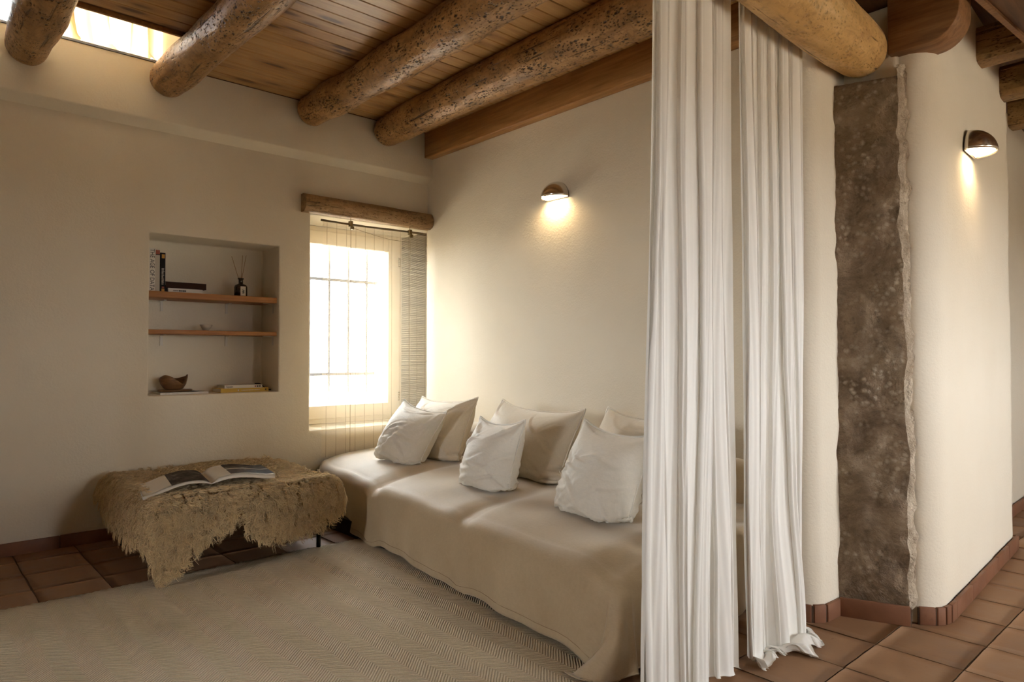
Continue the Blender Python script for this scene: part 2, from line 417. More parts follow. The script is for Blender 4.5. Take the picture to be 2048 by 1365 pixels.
def holed_wall_y(y0, y1, x0, x1, z0, z1, holes, open_top=False):
    """wall slab between y0 (room side) and y1 with rectangular recesses: holes = (xa,xb,za,zb,depth or None)"""
    xs = sorted({x0, x1, *[h[0] for h in holes], *[h[1] for h in holes]})
    zs = sorted({z0, z1, *[h[2] for h in holes], *[h[3] for h in holes]})
    vid, V, F = {}, [], []
    def v(x, y, z):
        k = (round(x, 5), round(y, 5), round(z, 5))
        if k not in vid: vid[k] = len(V); V.append(k)
        return vid[k]
    def depth(xm, zm):
        for h in holes:
            if h[0] < xm < h[1] and h[2] < zm < h[3]: return h[4] if h[4] else -1
        return 0
    nx, nz = len(xs) - 1, len(zs) - 1
    D = [[depth((xs[i] + xs[i + 1]) / 2, (zs[j] + zs[j + 1]) / 2) for j in range(nz)] for i in range(nx)]
    yy = lambda d: y1 if d == -1 else y0 + d
    for i in range(nx):
        for j in range(nz):
            d = D[i][j]; a, b_, c, e = xs[i], xs[i + 1], zs[j], zs[j + 1]
            if d != -1:
                y = y0 + d
                F.append((v(a, y, c), v(b_, y, c), v(b_, y, e), v(a, y, e)))
                F.append((v(a, y1, c), v(a, y1, e), v(b_, y1, e), v(b_, y1, c)))
            if i + 1 < nx and D[i + 1][j] != d:
                ya, yb = yy(d), yy(D[i + 1][j]); F.append((v(b_, ya, c), v(b_, yb, c), v(b_, yb, e), v(b_, ya, e)))
            if j + 1 < nz and D[i][j + 1] != d:
                ya, yb = yy(d), yy(D[i][j + 1]); F.append((v(a, ya, e), v(b_, ya, e), v(b_, yb, e), v(a, yb, e)))
    for i in range(nx):
        for (z, j) in ((z0, 0), (z1, nz - 1)):
            if D[i][j] != -1: F.append((v(xs[i], y0, z), v(xs[i + 1], y0, z), v(xs[i + 1], y1, z), v(xs[i], y1, z)))
    for j in range(nz):
        for (x, i) in ((x0, 0), (x1, nx - 1)):
            if D[i][j] != -1: F.append((v(x, y0, zs[j]), v(x, y0, zs[j + 1]), v(x, y1, zs[j + 1]), v(x, y1, zs[j])))
    return V, F
def fix(o):
    bm = bmesh.new(); bm.from_mesh(o.data); bmesh.ops.recalc_face_normals(bm, faces=bm.faces); bm.to_mesh(o.data); bm.free(); return o

# wall with niche and window
NICHE = (1.205, 2.068, 0.882, 1.944, 0.31)
WIN = (2.31, XB, 0.578, 2.215, None)
w = fix(mk('wall_back', *holed_wall_y(YA, 5.46, -4.6, XB + 0.2, 0, LEDGE + 0.30,
        [NICHE, WIN]), PLASTER)); bevel(w, 0.012, 3); tag(w, kind='structure')
# the upper, slightly thicker band of that wall
prof = [(4.99, CZ + 0.0), (YA2, CZ), (YA2, LEDGE + 0.034), (YA2 + 0.004, LEDGE + 0.026), (YA - 0.010, LEDGE - 0.012), (YA + 0.012, LEDGE - 0.026), (4.99, LEDGE - 0.02)]
n = len(prof); xs_ = np.linspace(-4.6, XB + 0.2, 2)
V = [(x, y, z) for x in xs_ for y, z in prof]
F = [(i, (i + 1) % n, n + (i + 1) % n, n + i) for i in range(n)] + [tuple(range(n)), tuple(range(2 * n - 1, n - 1, -1))]
w2 = fix(mk('wall_band', V, F, PLASTER)); tag(w2, kind='structure'); bevel(w2, 0.008, 2, 25)
# sofa wall
w = mk('wall_right', *box(XB, XB + 0.2, 1.55, 5.46, 0, CZ), PLASTER); tag(w, kind='structure')
w = mk('wall_left', *join(box(-4.8, -4.6, -2.8, 2.15, 0, CZ + 0.1), box(-4.8, -4.6, 3.15, 5.46, 0, CZ + 0.1), box(-4.8, -4.6, 2.15, 3.15, 0, 1.0), box(-4.8, -4.6, 2.15, 3.15, 2.3, CZ + 0.1)), PLASTER); tag(w, kind='structure')  # unseen opening added as fill for the sofa wall and pillows
w = mk('wall_light_block', *box(-2.4, -2.2, 3.2, YA + 0.05, 0, CZ + 0.02), PLASTER); bevel(w, 0.02, 3); tag(w, kind='structure')  # added out of view to keep left opening's light off the niche wall
HALLWIN = (3.725, 4.775, 0.88, 2.02, None); FILLWIN = (1.67, 2.23, 1.05, 1.95, None)  # second opening is added out of view as fill for curtains, rug and wool
w = fix(mk('wall_front', *holed_wall_y(-2.6, -2.82, -4.8, 7.6, 0, CZ + 0.1, [HALLWIN, FILLWIN]), PLASTER)); tag(w, kind='structure')
w = mk('wall_far', *box(7.4, 7.6, -2.8, 1.6, 0, CZ + 0.1), PLASTER); tag(w, kind='structure')

o = mk('ground_outside', *join(box(-60, 60, 5.6, 60, -0.4, -0.3), box(-60, 60, -60, -3.0, -0.4, -0.3), box(-60, -4.9, -3.0, 5.6, -0.4, -0.3)), m_plain('dry_earth', (0.42, 0.36, 0.28), 0.95)); tag(o, kind='structure')
# pier beside the curtain (rounded plan)
def arc(cx, cy, r, a0, a1, k=8):
    return [(cx + r * math.cos(R(a0 + (a1 - a0) * i / k)), cy + r * math.sin(R(a0 + (a1 - a0) * i / k))) for i in range(k + 1)]
pl = [(3.45, 1.62), (2.99, 1.62)] + arc(2.99, 1.37, 0.065, 180, 268, 8) + [(3.05, 1.300), (3.125, 1.297), (3.26, 1.30), (3.45, 1.30)]
pl = [(2.926 if False else p[0], p[1]) for p in pl]
def rough_extrude(pts, z0, z1, nz, amp, seed, top=None):
    V, F = [], []; n = len(pts)
    for k in range(nz + 1):
        z = z0 + (z1 - z0) * k / nz
        for i, (x, y) in enumerate(pts):
            d = fbm(x * 3 + seed, y * 3, z * 2.2, 3) * amp
            d2 = fbm(x * 3 + seed + 9, y * 3, z * 2.2, 3) * amp
            V.append((x + d, y + d2, z))
    for k in range(nz):
        for i in range(n):
            i2 = (i + 1) % n; F.append((k * n + i, k * n + i2, (k + 1) * n + i2, (k + 1) * n + i))
    F.append(tuple(range(n - 1, -1, -1))); F.append(tuple(nz * n + i for i in range(n)))
    return V, F
w = mk('wall_pier', *rough_extrude(pl, 0, 2.50, 24, 0.006, 3), PLASTER, smooth=True); fix(w); tag(w, kind='structure')
e_ = w.modifiers.new('es', 'EDGE_SPLIT'); e_.split_angle = R(60)
# plaster bed around the log end and above the pier
w = mk('wall_pier_top', *join(box(3.24, 3.50, 1.075, 1.62, 2.36, 2.70), box(3.0, 3.24, 1.42, 1.62, 2.50, 2.70)), PLASTER); fix(w); bevel(w, 0.02, 3); tag(w, kind='structure')
# hall wall: rounded plaster nose then long wall
pw = [(3.262, 1.30), (3.262, 1.035), (3.275, 1.005)] + [(3.30, 0.978), (3.335, 0.958), (3.37, 0.950), (3.42, 0.951)]
pw += [(3.36 + t, 0.95 + 0.055 * t) for t in np.linspace(0.15, 1.56, 10)]
pw += [(4.985, 1.06), (5.01, 1.10), (5.03, 1.20), (5.10, 1.24), (7.4, 1.30), (7.4, 1.62), (3.50, 1.62)]
w = mk('wall_hall', *rough_extrude(pw, 0, 2.462, 24, 0.007, 11), PLASTER, smooth=True); fix(w); tag(w, kind='structure')
e_ = w.modifiers.new('es', 'EDGE_SPLIT'); e_.split_angle = R(60)
pw2 = [(3.372, 1.3), (3.372, 0.951)] + pw[6:]
w = mk('wall_hall_top', *extrude_poly([(p[0], p[1] + 0.002) for p in pw2], 2.455, 2.92), PLASTER, smooth=False); fix(w); tag(w, kind='structure')

# stone post, its face splits into a rough front and a pale broken edge
def rough_sheet(a, b_, z0, z1, nu, nv, amp, seed, nrm, edge=0.0):
    V = []
    for i in range(nu + 1):
        for j in range(nv + 1):
            t = i / nu; z = z0 + (z1 - z0) * j / nv
            x = a[0] + (b_[0] - a[0]) * t; y = a[1] + (b_[1] - a[1]) * t
            d = fbm(y * 9 + seed, z * 9, x * 9, 5) * amp + fbm(y * 2.2 + seed, z * 2.2, 4, 2) * amp
            e = 0.0
            if edge and i == nu: e = fbm(seed, z * 7, 2, 4) * edge
            V.append((x + nrm[0] * d + (b_[0] - a[0]) * e, y + nrm[1] * d + (b_[1] - a[1]) * e, z))
    return V
st = empty('stone_post', (3.2, 1.16, 0), 'tall rough brown stone post set between white plaster pier and hallway wall', 'stone post')
nu, nv = 22, 150
A0, A1 = (3.122, 1.302), (3.216, 1.046)
nl = math.hypot(A1[0] - A0[0], A1[1] - A0[1]); nrm = ((A1[1] - A0[1]) / nl, -(A1[0] - A0[0]) / nl)
Vf = rough_sheet(A0, A1, 0.06, 2.36, nu, nv, 0.020, 2.0, nrm)
# shared jagged edge column
q = nv + 1
for j in range(q):
    z = Vf[nu * q + j][2]; d = fbm(5.1, z * 5, 1, 5) * 0.022 - 0.022 * smoothstep(0.7, 2.2, z)
    for i in range(nu + 1):
        tt = (i / nu) ** 3; x, y, _ = Vf[i * q + j]; Vf[i * q + j] = (x + d * 0.3 * tt, y - (d + 0.002) * tt, z)
F = [tuple(r) for r in grid_quads(nu + 1, q)]
# closed back and top
bk = len(Vf); Vf += [(3.255, 1.295, 0.06), (3.255, 1.295, 2.36), (3.255, 1.06, 2.36), (3.255, 1.06, 0.06)]
F.append(tuple(i * q + nv for i in range(nu + 1)) + (bk + 2, bk + 1)); F.append((bk, bk + 1, bk + 2, bk + 3))
F.append(tuple(range(q)) + (bk + 1, bk))
o = mk('stone_face', Vf, F, STONE, st, smooth=True); fix(o)
Ve = []
for i in range(7):
    for j in range(q):
        x0, y0, z = Vf[nu * q + j]; t = i / 6
        d = fbm(x0 * 9 + i * .35, z * 12, 7, 5) * 0.022 * (1 if i else 0)
        Ve.append((x0 + (3.2615 - x0) * t, y0 + (1.028 - y0) * t * 0.6 + d - 0.004 * math.sin(t * math.pi), z + 0.05 * (z > 2.3)))
o = mk('broken_edge', Ve, [tuple(r) for r in grid_quads(7, q)], MORTAR, st, smooth=True); fix(o)
o['label'] = 'pale crumbling edge'

# ------------------------------------------------------------------ floor
fl = mk('floor', *box(-4.6, 7.4, -2.6, 5.46, -0.12, -0.006), GROUT); tag(fl, kind='structure')
PITCH = 0.30
def tile_mesh(seed):
    r = random.Random(seed); s = 0.1472; V, F = [], []
    k = 6
    for i in range(k + 1):
        for j in range(k + 1):
            x = -s + 2 * s * i / k; y = -s + 2 * s * j / k
            edge = min(i, j, k - i, k - j)
            jx = r.uniform(-.0012, .0012); jy = r.uniform(-.0012, .0012)
            V.append((x + jx, y + jy, (-0.0022 if edge == 0 else 0.0) + r.uniform(-.0006, .0006)))
    me = bpy.data.meshes.new('tile'); n = len(V)
    F = [tuple(q) for q in grid_quads(k + 1, k + 1)]
    ring = [i * (k + 1) for i in range(k + 1)] + [k * (k + 1) + j for j in range(1, k + 1)] + [i * (k + 1) + k for i in range(k - 1, -1, -1)] + [j for j in range(k - 1, 0, -1)]
    for r_ in ring: V.append((V[r_][0], V[r_][1], -0.012))
    m = len(ring)
    for i in range(m): F.append((ring[i], ring[(i + 1) % m], n + (i + 1) % m, n + i))
    me.from_pydata(V, [], F); me.update(); me.materials.append(TILE)
    me.polygons.foreach_set('use_smooth', [True] * len(me.polygons)); return me
TM = [tile_mesh(s) for s in range(5)]
rest = []
xc0, yc0 = 2.906 + PITCH / 2, 0.766 + PITCH / 2
for i in range(-25, 15):
    for j in range(-12, 14):
        x, y = xc0 + i * PITCH, yc0 + j * PITCH
        if not (-4.5 < x < 7.3 and -2.5 < y < 5.0): continue
        near = (1.4 < x < 6.2 and -0.75 < y < 1.65) or (-1.0 < x < 2.2 and 3.6 < y < 4.9)
        if near:
            o = bpy.data.objects.new('tile', random.choice(TM)); COL.objects.link(o); o.parent = fl
            o.location = (x + random.uniform(-.002, .002), y + random.uniform(-.002, .002), random.uniform(-.0012, .0012))
            o.rotation_euler = (random.uniform(-.003, .003), random.uniform(-.003, .003), random.choice((0, 1, 2, 3)) * math.pi / 2)
        else:
            rest.append(box(x - .1455, x + .1455, y - .1455, y + .1455, -0.012, 0))
o = mk('far_tiles', *join(*rest), TILE, fl); o['kind'] = 'stuff'

# skirting tiles: parent = mortar strip, children = terracotta pieces
def skirting(name, pts, h=0.076, th=0.016, length=0.29, seed=0):
    r = random.Random(seed)
    strips, pieces = [], []
    for (x0, y0), (x1, y1) in zip(pts, pts[1:]):
        d = Vector((x1 - x0, y1 - y0, 0)); L = d.length; t = d / L; nn = Vector((t.y, -t.x, 0))
        def slab(a, b_, d0, d1, z0, z1):
            A_ = Vector((x0, y0, 0)) + t * a; B_ = Vector((x0, y0, 0)) + t * b_
            c = [A_ + nn * d0, B_ + nn * d0, B_ + nn * d1, A_ + nn * d1]
            return extrude_poly([(p.x, p.y) for p in c], z0, z1)
        strips.append(slab(-0.002, L + 0.002, -0.004, th * 0.55, -0.005, h - 0.006))
        a = 0.0
        k = max(1, round(L / length)); step = L / k
        for i in range(k):
            pieces.append((slab(i * step + 0.002, (i + 1) * step - 0.002, 0.0, th + r.uniform(-.001, .001), 0, h + r.uniform(-.002, .002))))
    p = mk(name, *join(*strips), GROUT); fix(p); tag(p, kind='structure')
    for v, f in pieces:
        o = mk('skirting_tile', v, f, SKIRT, p); fix(o); bevel(o, 0.0025, 2)
    return p
skirting('baseboard_back', [(-2.2, YA), (2.2, YA)], seed=1)
skirting('baseboard_pier', [(2.922, 1.60), (2.925, 1.385), (2.940, 1.335), (2.985, 1.302), (3.115, 1.296)], seed=2)
skirting('baseboard_stone', [(3.108, 1.290), (3.208, 1.036)], 0.082, 0.016, 0.4, seed=3)
skirting('baseboard_hall', [(3.262, 1.025), (3.300, 0.972), (3.335, 0.950), (3.375, 0.943), (3.45, 0.945), (3.75, 0.962), (4.95, 1.028)], seed=4)
skirting('baseboard_hall_far', [(5.08, 1.225), (7.3, 1.29)], seed=5)

# ------------------------------------------------------------------ ceiling of boards
SKX, SKY0, SKL = 1.285, 4.285, 0.22          # skylight: x below SKX, y beyond SKY0
ce = mk('ceiling', *join(box(-4.6, XB + 0.1, -2.6, SKY0 - 0.01, CZ + 0.022, CZ + 0.12), box(SKX + 0.03, XB + 0.1, SKY0 - 0.01, YA2 + 0.1, CZ + 0.022, CZ + 0.12), box(-4.6, SKL, SKY0 - 0.01, 5.46, CZ + 0.0, CZ + 0.12), box(SKX + 0.03, XB + 0.1, YA2 - 0.001, 5.3, CZ, CZ + 0.021)), DARKW)
tag(ce, kind='structure')
BW = 0.112
def board_mesh(x0, x1, w):
    g = 0.0018; c = 0.004
    prof = [(0 + g, 0.02), (0 + g, c), (c + g, 0), (w - c - g, 0), (w - g, c), (w - g, 0.02)]
    V = [(x, -y, z) for x in (x0, x1) for y, z in prof]; n = len(prof)
    F = [(i, i + 1, n + i + 1, n + i) for i in range(n - 1)] + [tuple(range(n)), tuple(range(2 * n - 1, n - 1, -1))]
    me = bpy.data.meshes.new('ceiling_board'); me.from_pydata(V, [], F); me.update(); me.materials.append(BOARD)
    return me
bm_short = board_mesh(SKX, XB - 0.02, BW); bm_long = board_mesh(-2.15, XB - 0.02, BW)
y = YA2 - 0.002
while y > -0.6:
    me = bm_short if y - BW > SKY0 - 0.10 and y > SKY0 + 0.001 else bm_long
    if me is bm_long and y > SKY0: y = SKY0
    o = bpy.data.objects.new('ceiling_board', me); COL.objects.link(o); o.parent = ce
    o.location = (0, y, CZ + random.uniform(0, 0.0015)); y -= BW
# plaster light shaft above the opening, rim trim
sh = mk('skylight_shaft', *join(box(SKL - 0.05, SKX + 0.05, SKY0 - 0.10, SKY0 - 0.06, CZ + 0.121, 3.66), box(SKX + 0.005, SKX + 0.05, SKY0 - 0.06, 5.2, CZ + 0.02, 3.66), box(SKL - 0.05, SKL, SKY0 - 0.06, 5.2, CZ + 0.121, 3.66), box(SKL - 0.05, SKX + 0.05, SKY0 - 0.10, 5.3, 3.66, 3.72)), PLASTER)
tag(sh, kind='structure')
o = mk('trim_1', *box(-2.2, SKX, SKY0 - 0.02, SKY0 + 0.0, CZ - 0.002, CZ + 0.06), BEAMW); tag(o, kind='structure')
o = mk('trim_2', *box(-2.2, SKX, YA2 - 0.006, YA2 + 0.05, CZ, CZ + 0.014), STEEL); tag(o, kind='structure')
w2_ = empty('window_2', (0.75, 5.19, CZ), kind='structure')
mk('pane', *box(SKL - 0.05, SKX + 0.05, 5.19, 5.196, CZ, 3.66), GLASS, w2_)
# hall ceiling
o = mk('ceiling_hall', *box(XB + 0.1, 7.5, -2.7, 1.62, 2.93, 3.05), DARKW); tag(o, kind='structure')
o = mk('roof_over_hall', *box(-4.8, 7.6, -2.8, 1.0, CZ + 0.13, CZ + 0.2), DARKW); tag(o, kind='structure')

# beam along the sofa wall
o = mk('timber_beam', *box(XB - 0.085, XB - 0.0005, 1.62, YA2, 2.815, CZ - 0.001), BEAMW); bevel(o, 0.006, 2)
tag(o, 'square-sawn brown timber running along the top of the sofa wall', 'beam')

# round logs
def log_mesh(P0, P1, r0, r1, seed, bumps=(), round0=0.0, round1=0.0, nl=90, ns=28, amp=0.05, bend=0.02, flat_top=None):
    P0 = Vector(P0); P1 = Vector(P1); ax = (P1 - P0); L = ax.length; t = ax / L
    up = Vector((0, 0, 1)); a = t.cross(up).normalized(); b_ = a.cross(t).normalized()
    us = list(np.linspace(0, 1, nl + 1)); V, F = [], []
    ex0 = [0.0, 0.004, 0.012, 0.025, 0.045]; ss = sorted({*[x * 1.0 for x in us]} | ({e * 0.14 / (L * 0.045) * 0.5 for e in ex0} if round0 else set()) | ({1 - e * 0.14 / (L * 0.045) * 0.5 for e in ex0} if round1 else set()))
    for s in ss:
        r = r0 + (r1 - r0) * s
        for (sb, w_, h_) in bumps: r *= 1 + h_ * math.exp(-((s * L - sb) / w_) ** 2)
        c = P0 + ax * s + a * (math.sin(s * L * 1.3 + seed) * bend) + b_ * (math.sin(s * L * 0.9 + seed * 2) * bend * 0.4)
        f = 1.0
        if round0 and s * L < round0: q_ = 1 - s * L / round0; f = math.sqrt(max(0.0, 1 - q_ ** 2.6)) * 0.999 + 0.001
        if round1 and (1 - s) * L < round1: q_ = 1 - (1 - s) * L / round1; f = math.sqrt(max(0.0, 1 - q_ ** 2.6)) * 0.999 + 0.001
        for k in range(ns):
            w_ = 2 * math.pi * k / ns
            d = a * math.cos(w_) + b_ * math.sin(w_)
            nz = fbm(d.x * 0.9 + s * L * 1.6 + seed * 7, d.y * 0.9 + s * L * 1.6, d.z * 0.9 + seed, 3) * amp + fbm(d.x * 3 + s * L * 9 + seed, d.y * 3 + s * L * 9, d.z * 3, 3) * amp * 0.35
            p = c + d * (r * (1 + nz) * f)
            if flat_top is not None and p.z > flat_top: p.z = flat_top
            V.append(tuple(p))
    nr = len(ss)
    for i in range(nr - 1):
        for k in range(ns):
            k2 = (k + 1) % ns; F.append((i * ns + k, i * ns + k2, (i + 1) * ns + k2, (i + 1) * ns + k))
    F.append(tuple(range(ns - 1, -1, -1))); F.append(tuple((nr - 1) * ns + k for k in range(ns)))
    return V, F
def log(name, label, P0, P1, r0, r1, m, **kw):
    o = mk(name, *log_mesh(P0, P1, r0, r1, **kw), m, smooth=True); fix(o)
    e = o.modifiers.new('es', 'EDGE_SPLIT'); e.split_angle = R(70)
    return tag(o, label, 'ceiling beam', 'round logs under the board ceiling')
FT = CZ - 0.0015
log('ceiling_log', 'leftmost round ceiling log crossing in front of the bright skylight', (0.545, YA2 - 0.002, 2.905), (0.50, -0.6, 2.93), 0.105, 0.125, LOG, seed=1.0, bumps=((0.6, .4, .16),), round0=0.05, flat_top=FT)
log('ceiling_log', 'round ceiling log at the end of the skylight, its side whitened by daylight', (1.285, YA2 - 0.002, 2.925), (1.30, -0.6, 2.93), 0.108, 0.125, LOG, seed=2.3, bumps=((0.35, .25, .10), (1.5, .4, .06)), round0=0.06, flat_top=FT)
log('ceiling_log', 'knobbly round ceiling log in the middle, meeting the wall above the niche', (2.235, YA2 - 0.002, 2.945), (2.21, -0.6, 2.93), 0.108, 0.135, LOG, seed=4.1, bumps=((0.45, .16, .16), (1.2, .25, .12), (1.9, .2, .12)), round0=0.06, flat_top=FT)
log('ceiling_log', 'smooth round ceiling log nearest to the sofa wall timber', (2.90, YA2 - 0.002, 2.945), (2.80, -0.6, 2.94), 0.128, 0.145, LOG, seed=6.2, bumps=((0.1, .2, -.08), (2.0, .5, .05)), round0=0.06, flat_top=FT)
# big log carrying the curtains
o = mk('curtain_log', *log_mesh((3.275, 1.185, 2.505), (-2.2, 1.165, 2.52), 0.118, 0.112, seed=8.4, bumps=((0.12, .12, -.06), (0.55, .25, .05)), round0=0.16, amp=0.04), LOGPALE, smooth=True); fix(o)
tag(o, 'thick honey-coloured log above the white curtains, resting on the stone post', 'beam')

# timbers over the hallway
o = mk('wall_plate_timber', *box(2.98, 3.52, 1.06, 1.62, 2.702, CZ - 0.002), DARKW); bevel(o, 0.006)
tag(o, 'very dark timber above the end of the honey-coloured log', 'beam')
pts = [(1.10, 2.462), (0.945, 2.462)] + [(0.945 + 0.112 * math.cos(R(a)), 2.575 + 0.113 * math.sin(R(a))) for a in range(-100, -181, -10)]
pts = [(1.10, 2.462)] + [(0.945 - 0.118 * math.sin(R(a)), 2.582 - 0.12 * math.cos(R(a))) for a in range(0, 91, 10)] + [(0.827, 2.76), (1.10, 2.76)]
n = len(pts); V = [(x, y, z) for x in (3.2, 3.365) for y, z in pts]
F = [(i, (i + 1) % n, n + (i + 1) % n, n + i) for i in range(n)] + [tuple(range(n)), tuple(range(2 * n - 1, n - 1, -1))]
o = mk('corbel_beam', V, F, CORBW); fix(o); bevel(o, 0.004, 2, 60)
tag(o, 'brown timber with a rounded lower end sitting on top of the hallway wall corner', 'beam')
o = mk('ledger_board', *join(box(3.205, 6.4, 0.48, 0.815, 2.762, 2.83)), DARKW); bevel(o, 0.004)
V, F = join(extrude_poly([(3.24, 0.815), (3.24, 0.78), (6.3, 0.575), (6.3, 0.61)], 2.615, 2.76), extrude_poly([(3.24, 0.777), (3.24, 0.55), (6.3, 0.33), (6.3, 0.572)], 2.632, 2.76))
bpy.data.objects.remove(o)
lb = empty('ledger_beam', (3.24, 0.8, 2.6), 'dark horizontal timber with a pale lower edge above the hallway wall, cut by the frame', 'beam')
mk('timber', *extrude_poly([(3.24, 0.777), (3.24, 0.50), (6.3, 0.28), (6.3, 0.572)], 2.632, 2.76), DARKW, lb)
mk('edge_strip', *extrude_poly([(3.24, 0.800), (3.24, 0.777), (6.3, 0.572), (6.3, 0.595)], 2.618, 2.76), CORBW, lb)
o = mk('short_rafter', *extrude_poly([(3.62, 0.62), (3.78, 0.60), (3.62, -0.9), (3.46, -0.88)], 2.50, 2.628), CORBW); bevel(o, 0.004)
tag(o, 'short pale rafter tip in the top right corner below the dark timber', 'beam')
for i, (x, z) in enumerate(((4.20, 2.755), (4.80, 2.735), (5.51, 2.745))):
    V, F = log_mesh((x, 1.06 + 0.055 * (x - 4.1), z), (x - 0.02, -2.6, z), 0.108, 0.112, 20 + i * 3.1, nl=40, ns=20, amp=0.03, bend=0.004)
    # hewn flat: square the section a little
    V = [(x + max(-0.082, min(0.082, vx - x)), vy, z + max(-0.090, min(0.09, vz - z))) for vx, vy, vz in V]
    o = mk('hallway_log', V, F, HALLLOG, smooth=True); fix(o)
    e = o.modifiers.new('es', 'EDGE_SPLIT'); e.split_angle = R(30)
    tag(o, ('nearest hewn log let into the hallway wall above the wall lamp', 'second hewn log let into the hallway wall, between two others', 'farthest hewn log let into the hallway wall at the frame edge')[i], 'ceiling beam', 'hewn logs over the hallway')

# ------------------------------------------------------------------ window in the corner
WY = 5.235
wi = empty('window_1', (2.85, WY, 0.58), kind='structure')
fx0, fx1, fz0, fz1 = 2.31, XB, 0.578, 2.215
def frame_boxes(x0, x1, z0, z1, w_, y0, y1):
    return [box(x0, x0 + w_, y0, y1, z0, z1), box(x1 - w_, x1, y0, y1, z0, z1), box(x0 + w_, x1 - w_, y0, y1, z0, z0 + w_), box(x0 + w_, x1 - w_, y0, y1, z1 - w_, z1)]
def frame(name, x0, x1, z0, z1, w_, y0, y1, m, par):
    p = None
    V, F = join(*frame_boxes(x0, x1, z0, z1, w_, y0, y1)); o = mk(name, V, F, m, par); bevel(o, 0.004); return o
frame('window_frame', fx0 + 0.001, fx1 - 0.001, fz0 + 0.002, fz1 - 0.002, 0.05, WY + 0.01, WY + 0.08, WINW, wi)
sa = frame('sash', fx0 + 0.045, fx1 - 0.045, fz0 + 0.045, fz1 - 0.045, 0.105, WY - 0.015, WY + 0.055, WINW, wi)
mk('pane', *box(fx0 + 0.14, fx1 - 0.14, WY + 0.02, WY + 0.026, fz0 + 0.14, fz1 - 0.14), GLASS, sa)
for z in (0.78, 1.98): mk('hinge', *tube([(fx1 - 0.042, WY - 0.02, z - 0.04), (fx1 - 0.042, WY - 0.02, z + 0.04)], 0.009, 8), BRASS, sa, smooth=False)
for x in (2.545, 2.725, 2.905, 3.085): mk('grille_bar', *tube([(x, WY + 0.12, 0.5), (x, WY + 0.12, 2.3)], 0.0125, 8), IRON, wi, smooth=True)
for z in (1.79, 0.985): mk('grille_bar', *box(2.3, 3.4, WY + 0.108, WY + 0.132, z - 0.012, z + 0.012), IRON, wi)
# lintel: half log on the wall face
V, F = [], []
ns = 14; xs_ = np.linspace(2.232, XB - 0.004, 30)
for i, x in enumerate(xs_):
    for k in range(ns + 1):
        a = -math.pi / 2 + math.pi * k / ns
        rr = 1 + fbm(x * 3, k * .4, 3, 3) * 0.05
        V.append((x, YA - 0.004 - (0.035 + 0.058 * math.cos(a) * rr), 2.287 + 0.068 * math.sin(a) * rr))
    V.append((x, YA - 0.001, 2.287 + 0.068)); V.append((x, YA - 0.001, 2.287 - 0.068))
nn = ns + 3
for i in range(len(xs_) - 1):
    for k in range(nn):
        k2 = (k + 1) % nn; F.append((i * nn + k, i * nn + k2, (i + 1) * nn + k2, (i + 1) * nn + k))
F.append(tuple(range(nn))); F.append(tuple((len(xs_) - 1) * nn + k for k in range(nn)))
o = mk('window_lintel', V, F, LINTEL, smooth=True); fix(o); e = o.modifiers.new('es', 'EDGE_SPLIT'); e.split_angle = R(50)
tag(o, 'half-round brown log lintel over the corner window', 'lintel')

# bamboo blind
BY = YA - 0.045
bl = empty('bamboo_blind', (2.85, BY, 0.36), 'thin see-through bamboo roll blind hanging in front of the corner window', 'blind')
mk('rod', *tube([(2.372 + i * 0.096, BY, 2.172 - 0.004 * math.sin(i * .5)) for i in range(11)], [0.0075 + 0.0015 * (i % 3 == 0) for i in range(11)], 8), BAMBOO, bl, smooth=True)
V, F = [], []
z = 2.162; k = 0
rb = random.Random(5)
while z > 0.375:
    h = 0.0020 + rb.uniform(-.0004, .0005)
    dx = rb.uniform(-.002, .002)
    V += [(2.385 + dx, BY - 0.0008, z), (3.345 + dx, BY - 0.0008, z), (3.345 + dx, BY - 0.0008, z - h), (2.385 + dx, BY - 0.0008, z - h)]
    F.append((k, k + 1, k + 2, k + 3)); k += 4; z -= 0.0054
o = mk('slats', V, F, SLAT, bl); o['kind'] = 'stuff'
for x in np.arange(2.42, 3.34, 0.082):
    mk('warp_thread', *tube([(x, BY - 0.0025, 2.165), (x, BY - 0.0025, 0.375)], 0.0011, 4, False), CORD, bl)
for x in (2.617, 3.165):
    mk('pulley', *join(box(x - 0.012, x + 0.012, BY - 0.022, BY + 0.008, 2.150, 2.192), box(x - 0.002, x + 0.02, BY - 0.026, BY - 0.004, 2.128, 2.152)), BRASS, bl)
    mk('hook', *tube([(x, BY, 2.19), (x + 0.004, BY, 2.205), (x, BY, 2.225)], 0.002, 6), BRASS, bl)
    mk('pull_cord', *tube([(x + 0.002, BY - 0.008, 2.14), (x + 0.001, BY - 0.009, 1.3), (x + 0.002, BY - 0.008, 0.40)], 0.0019, 5), CORD, bl)
mk('pull_cord', *tube([(2.63 + t * 0.52, BY - 0.02, 2.14 - 0.055 * math.sin(t * math.pi * 0.6) - 0.0 * t) for t in np.linspace(0, 1, 14)], 0.0016, 5), CORD, bl)

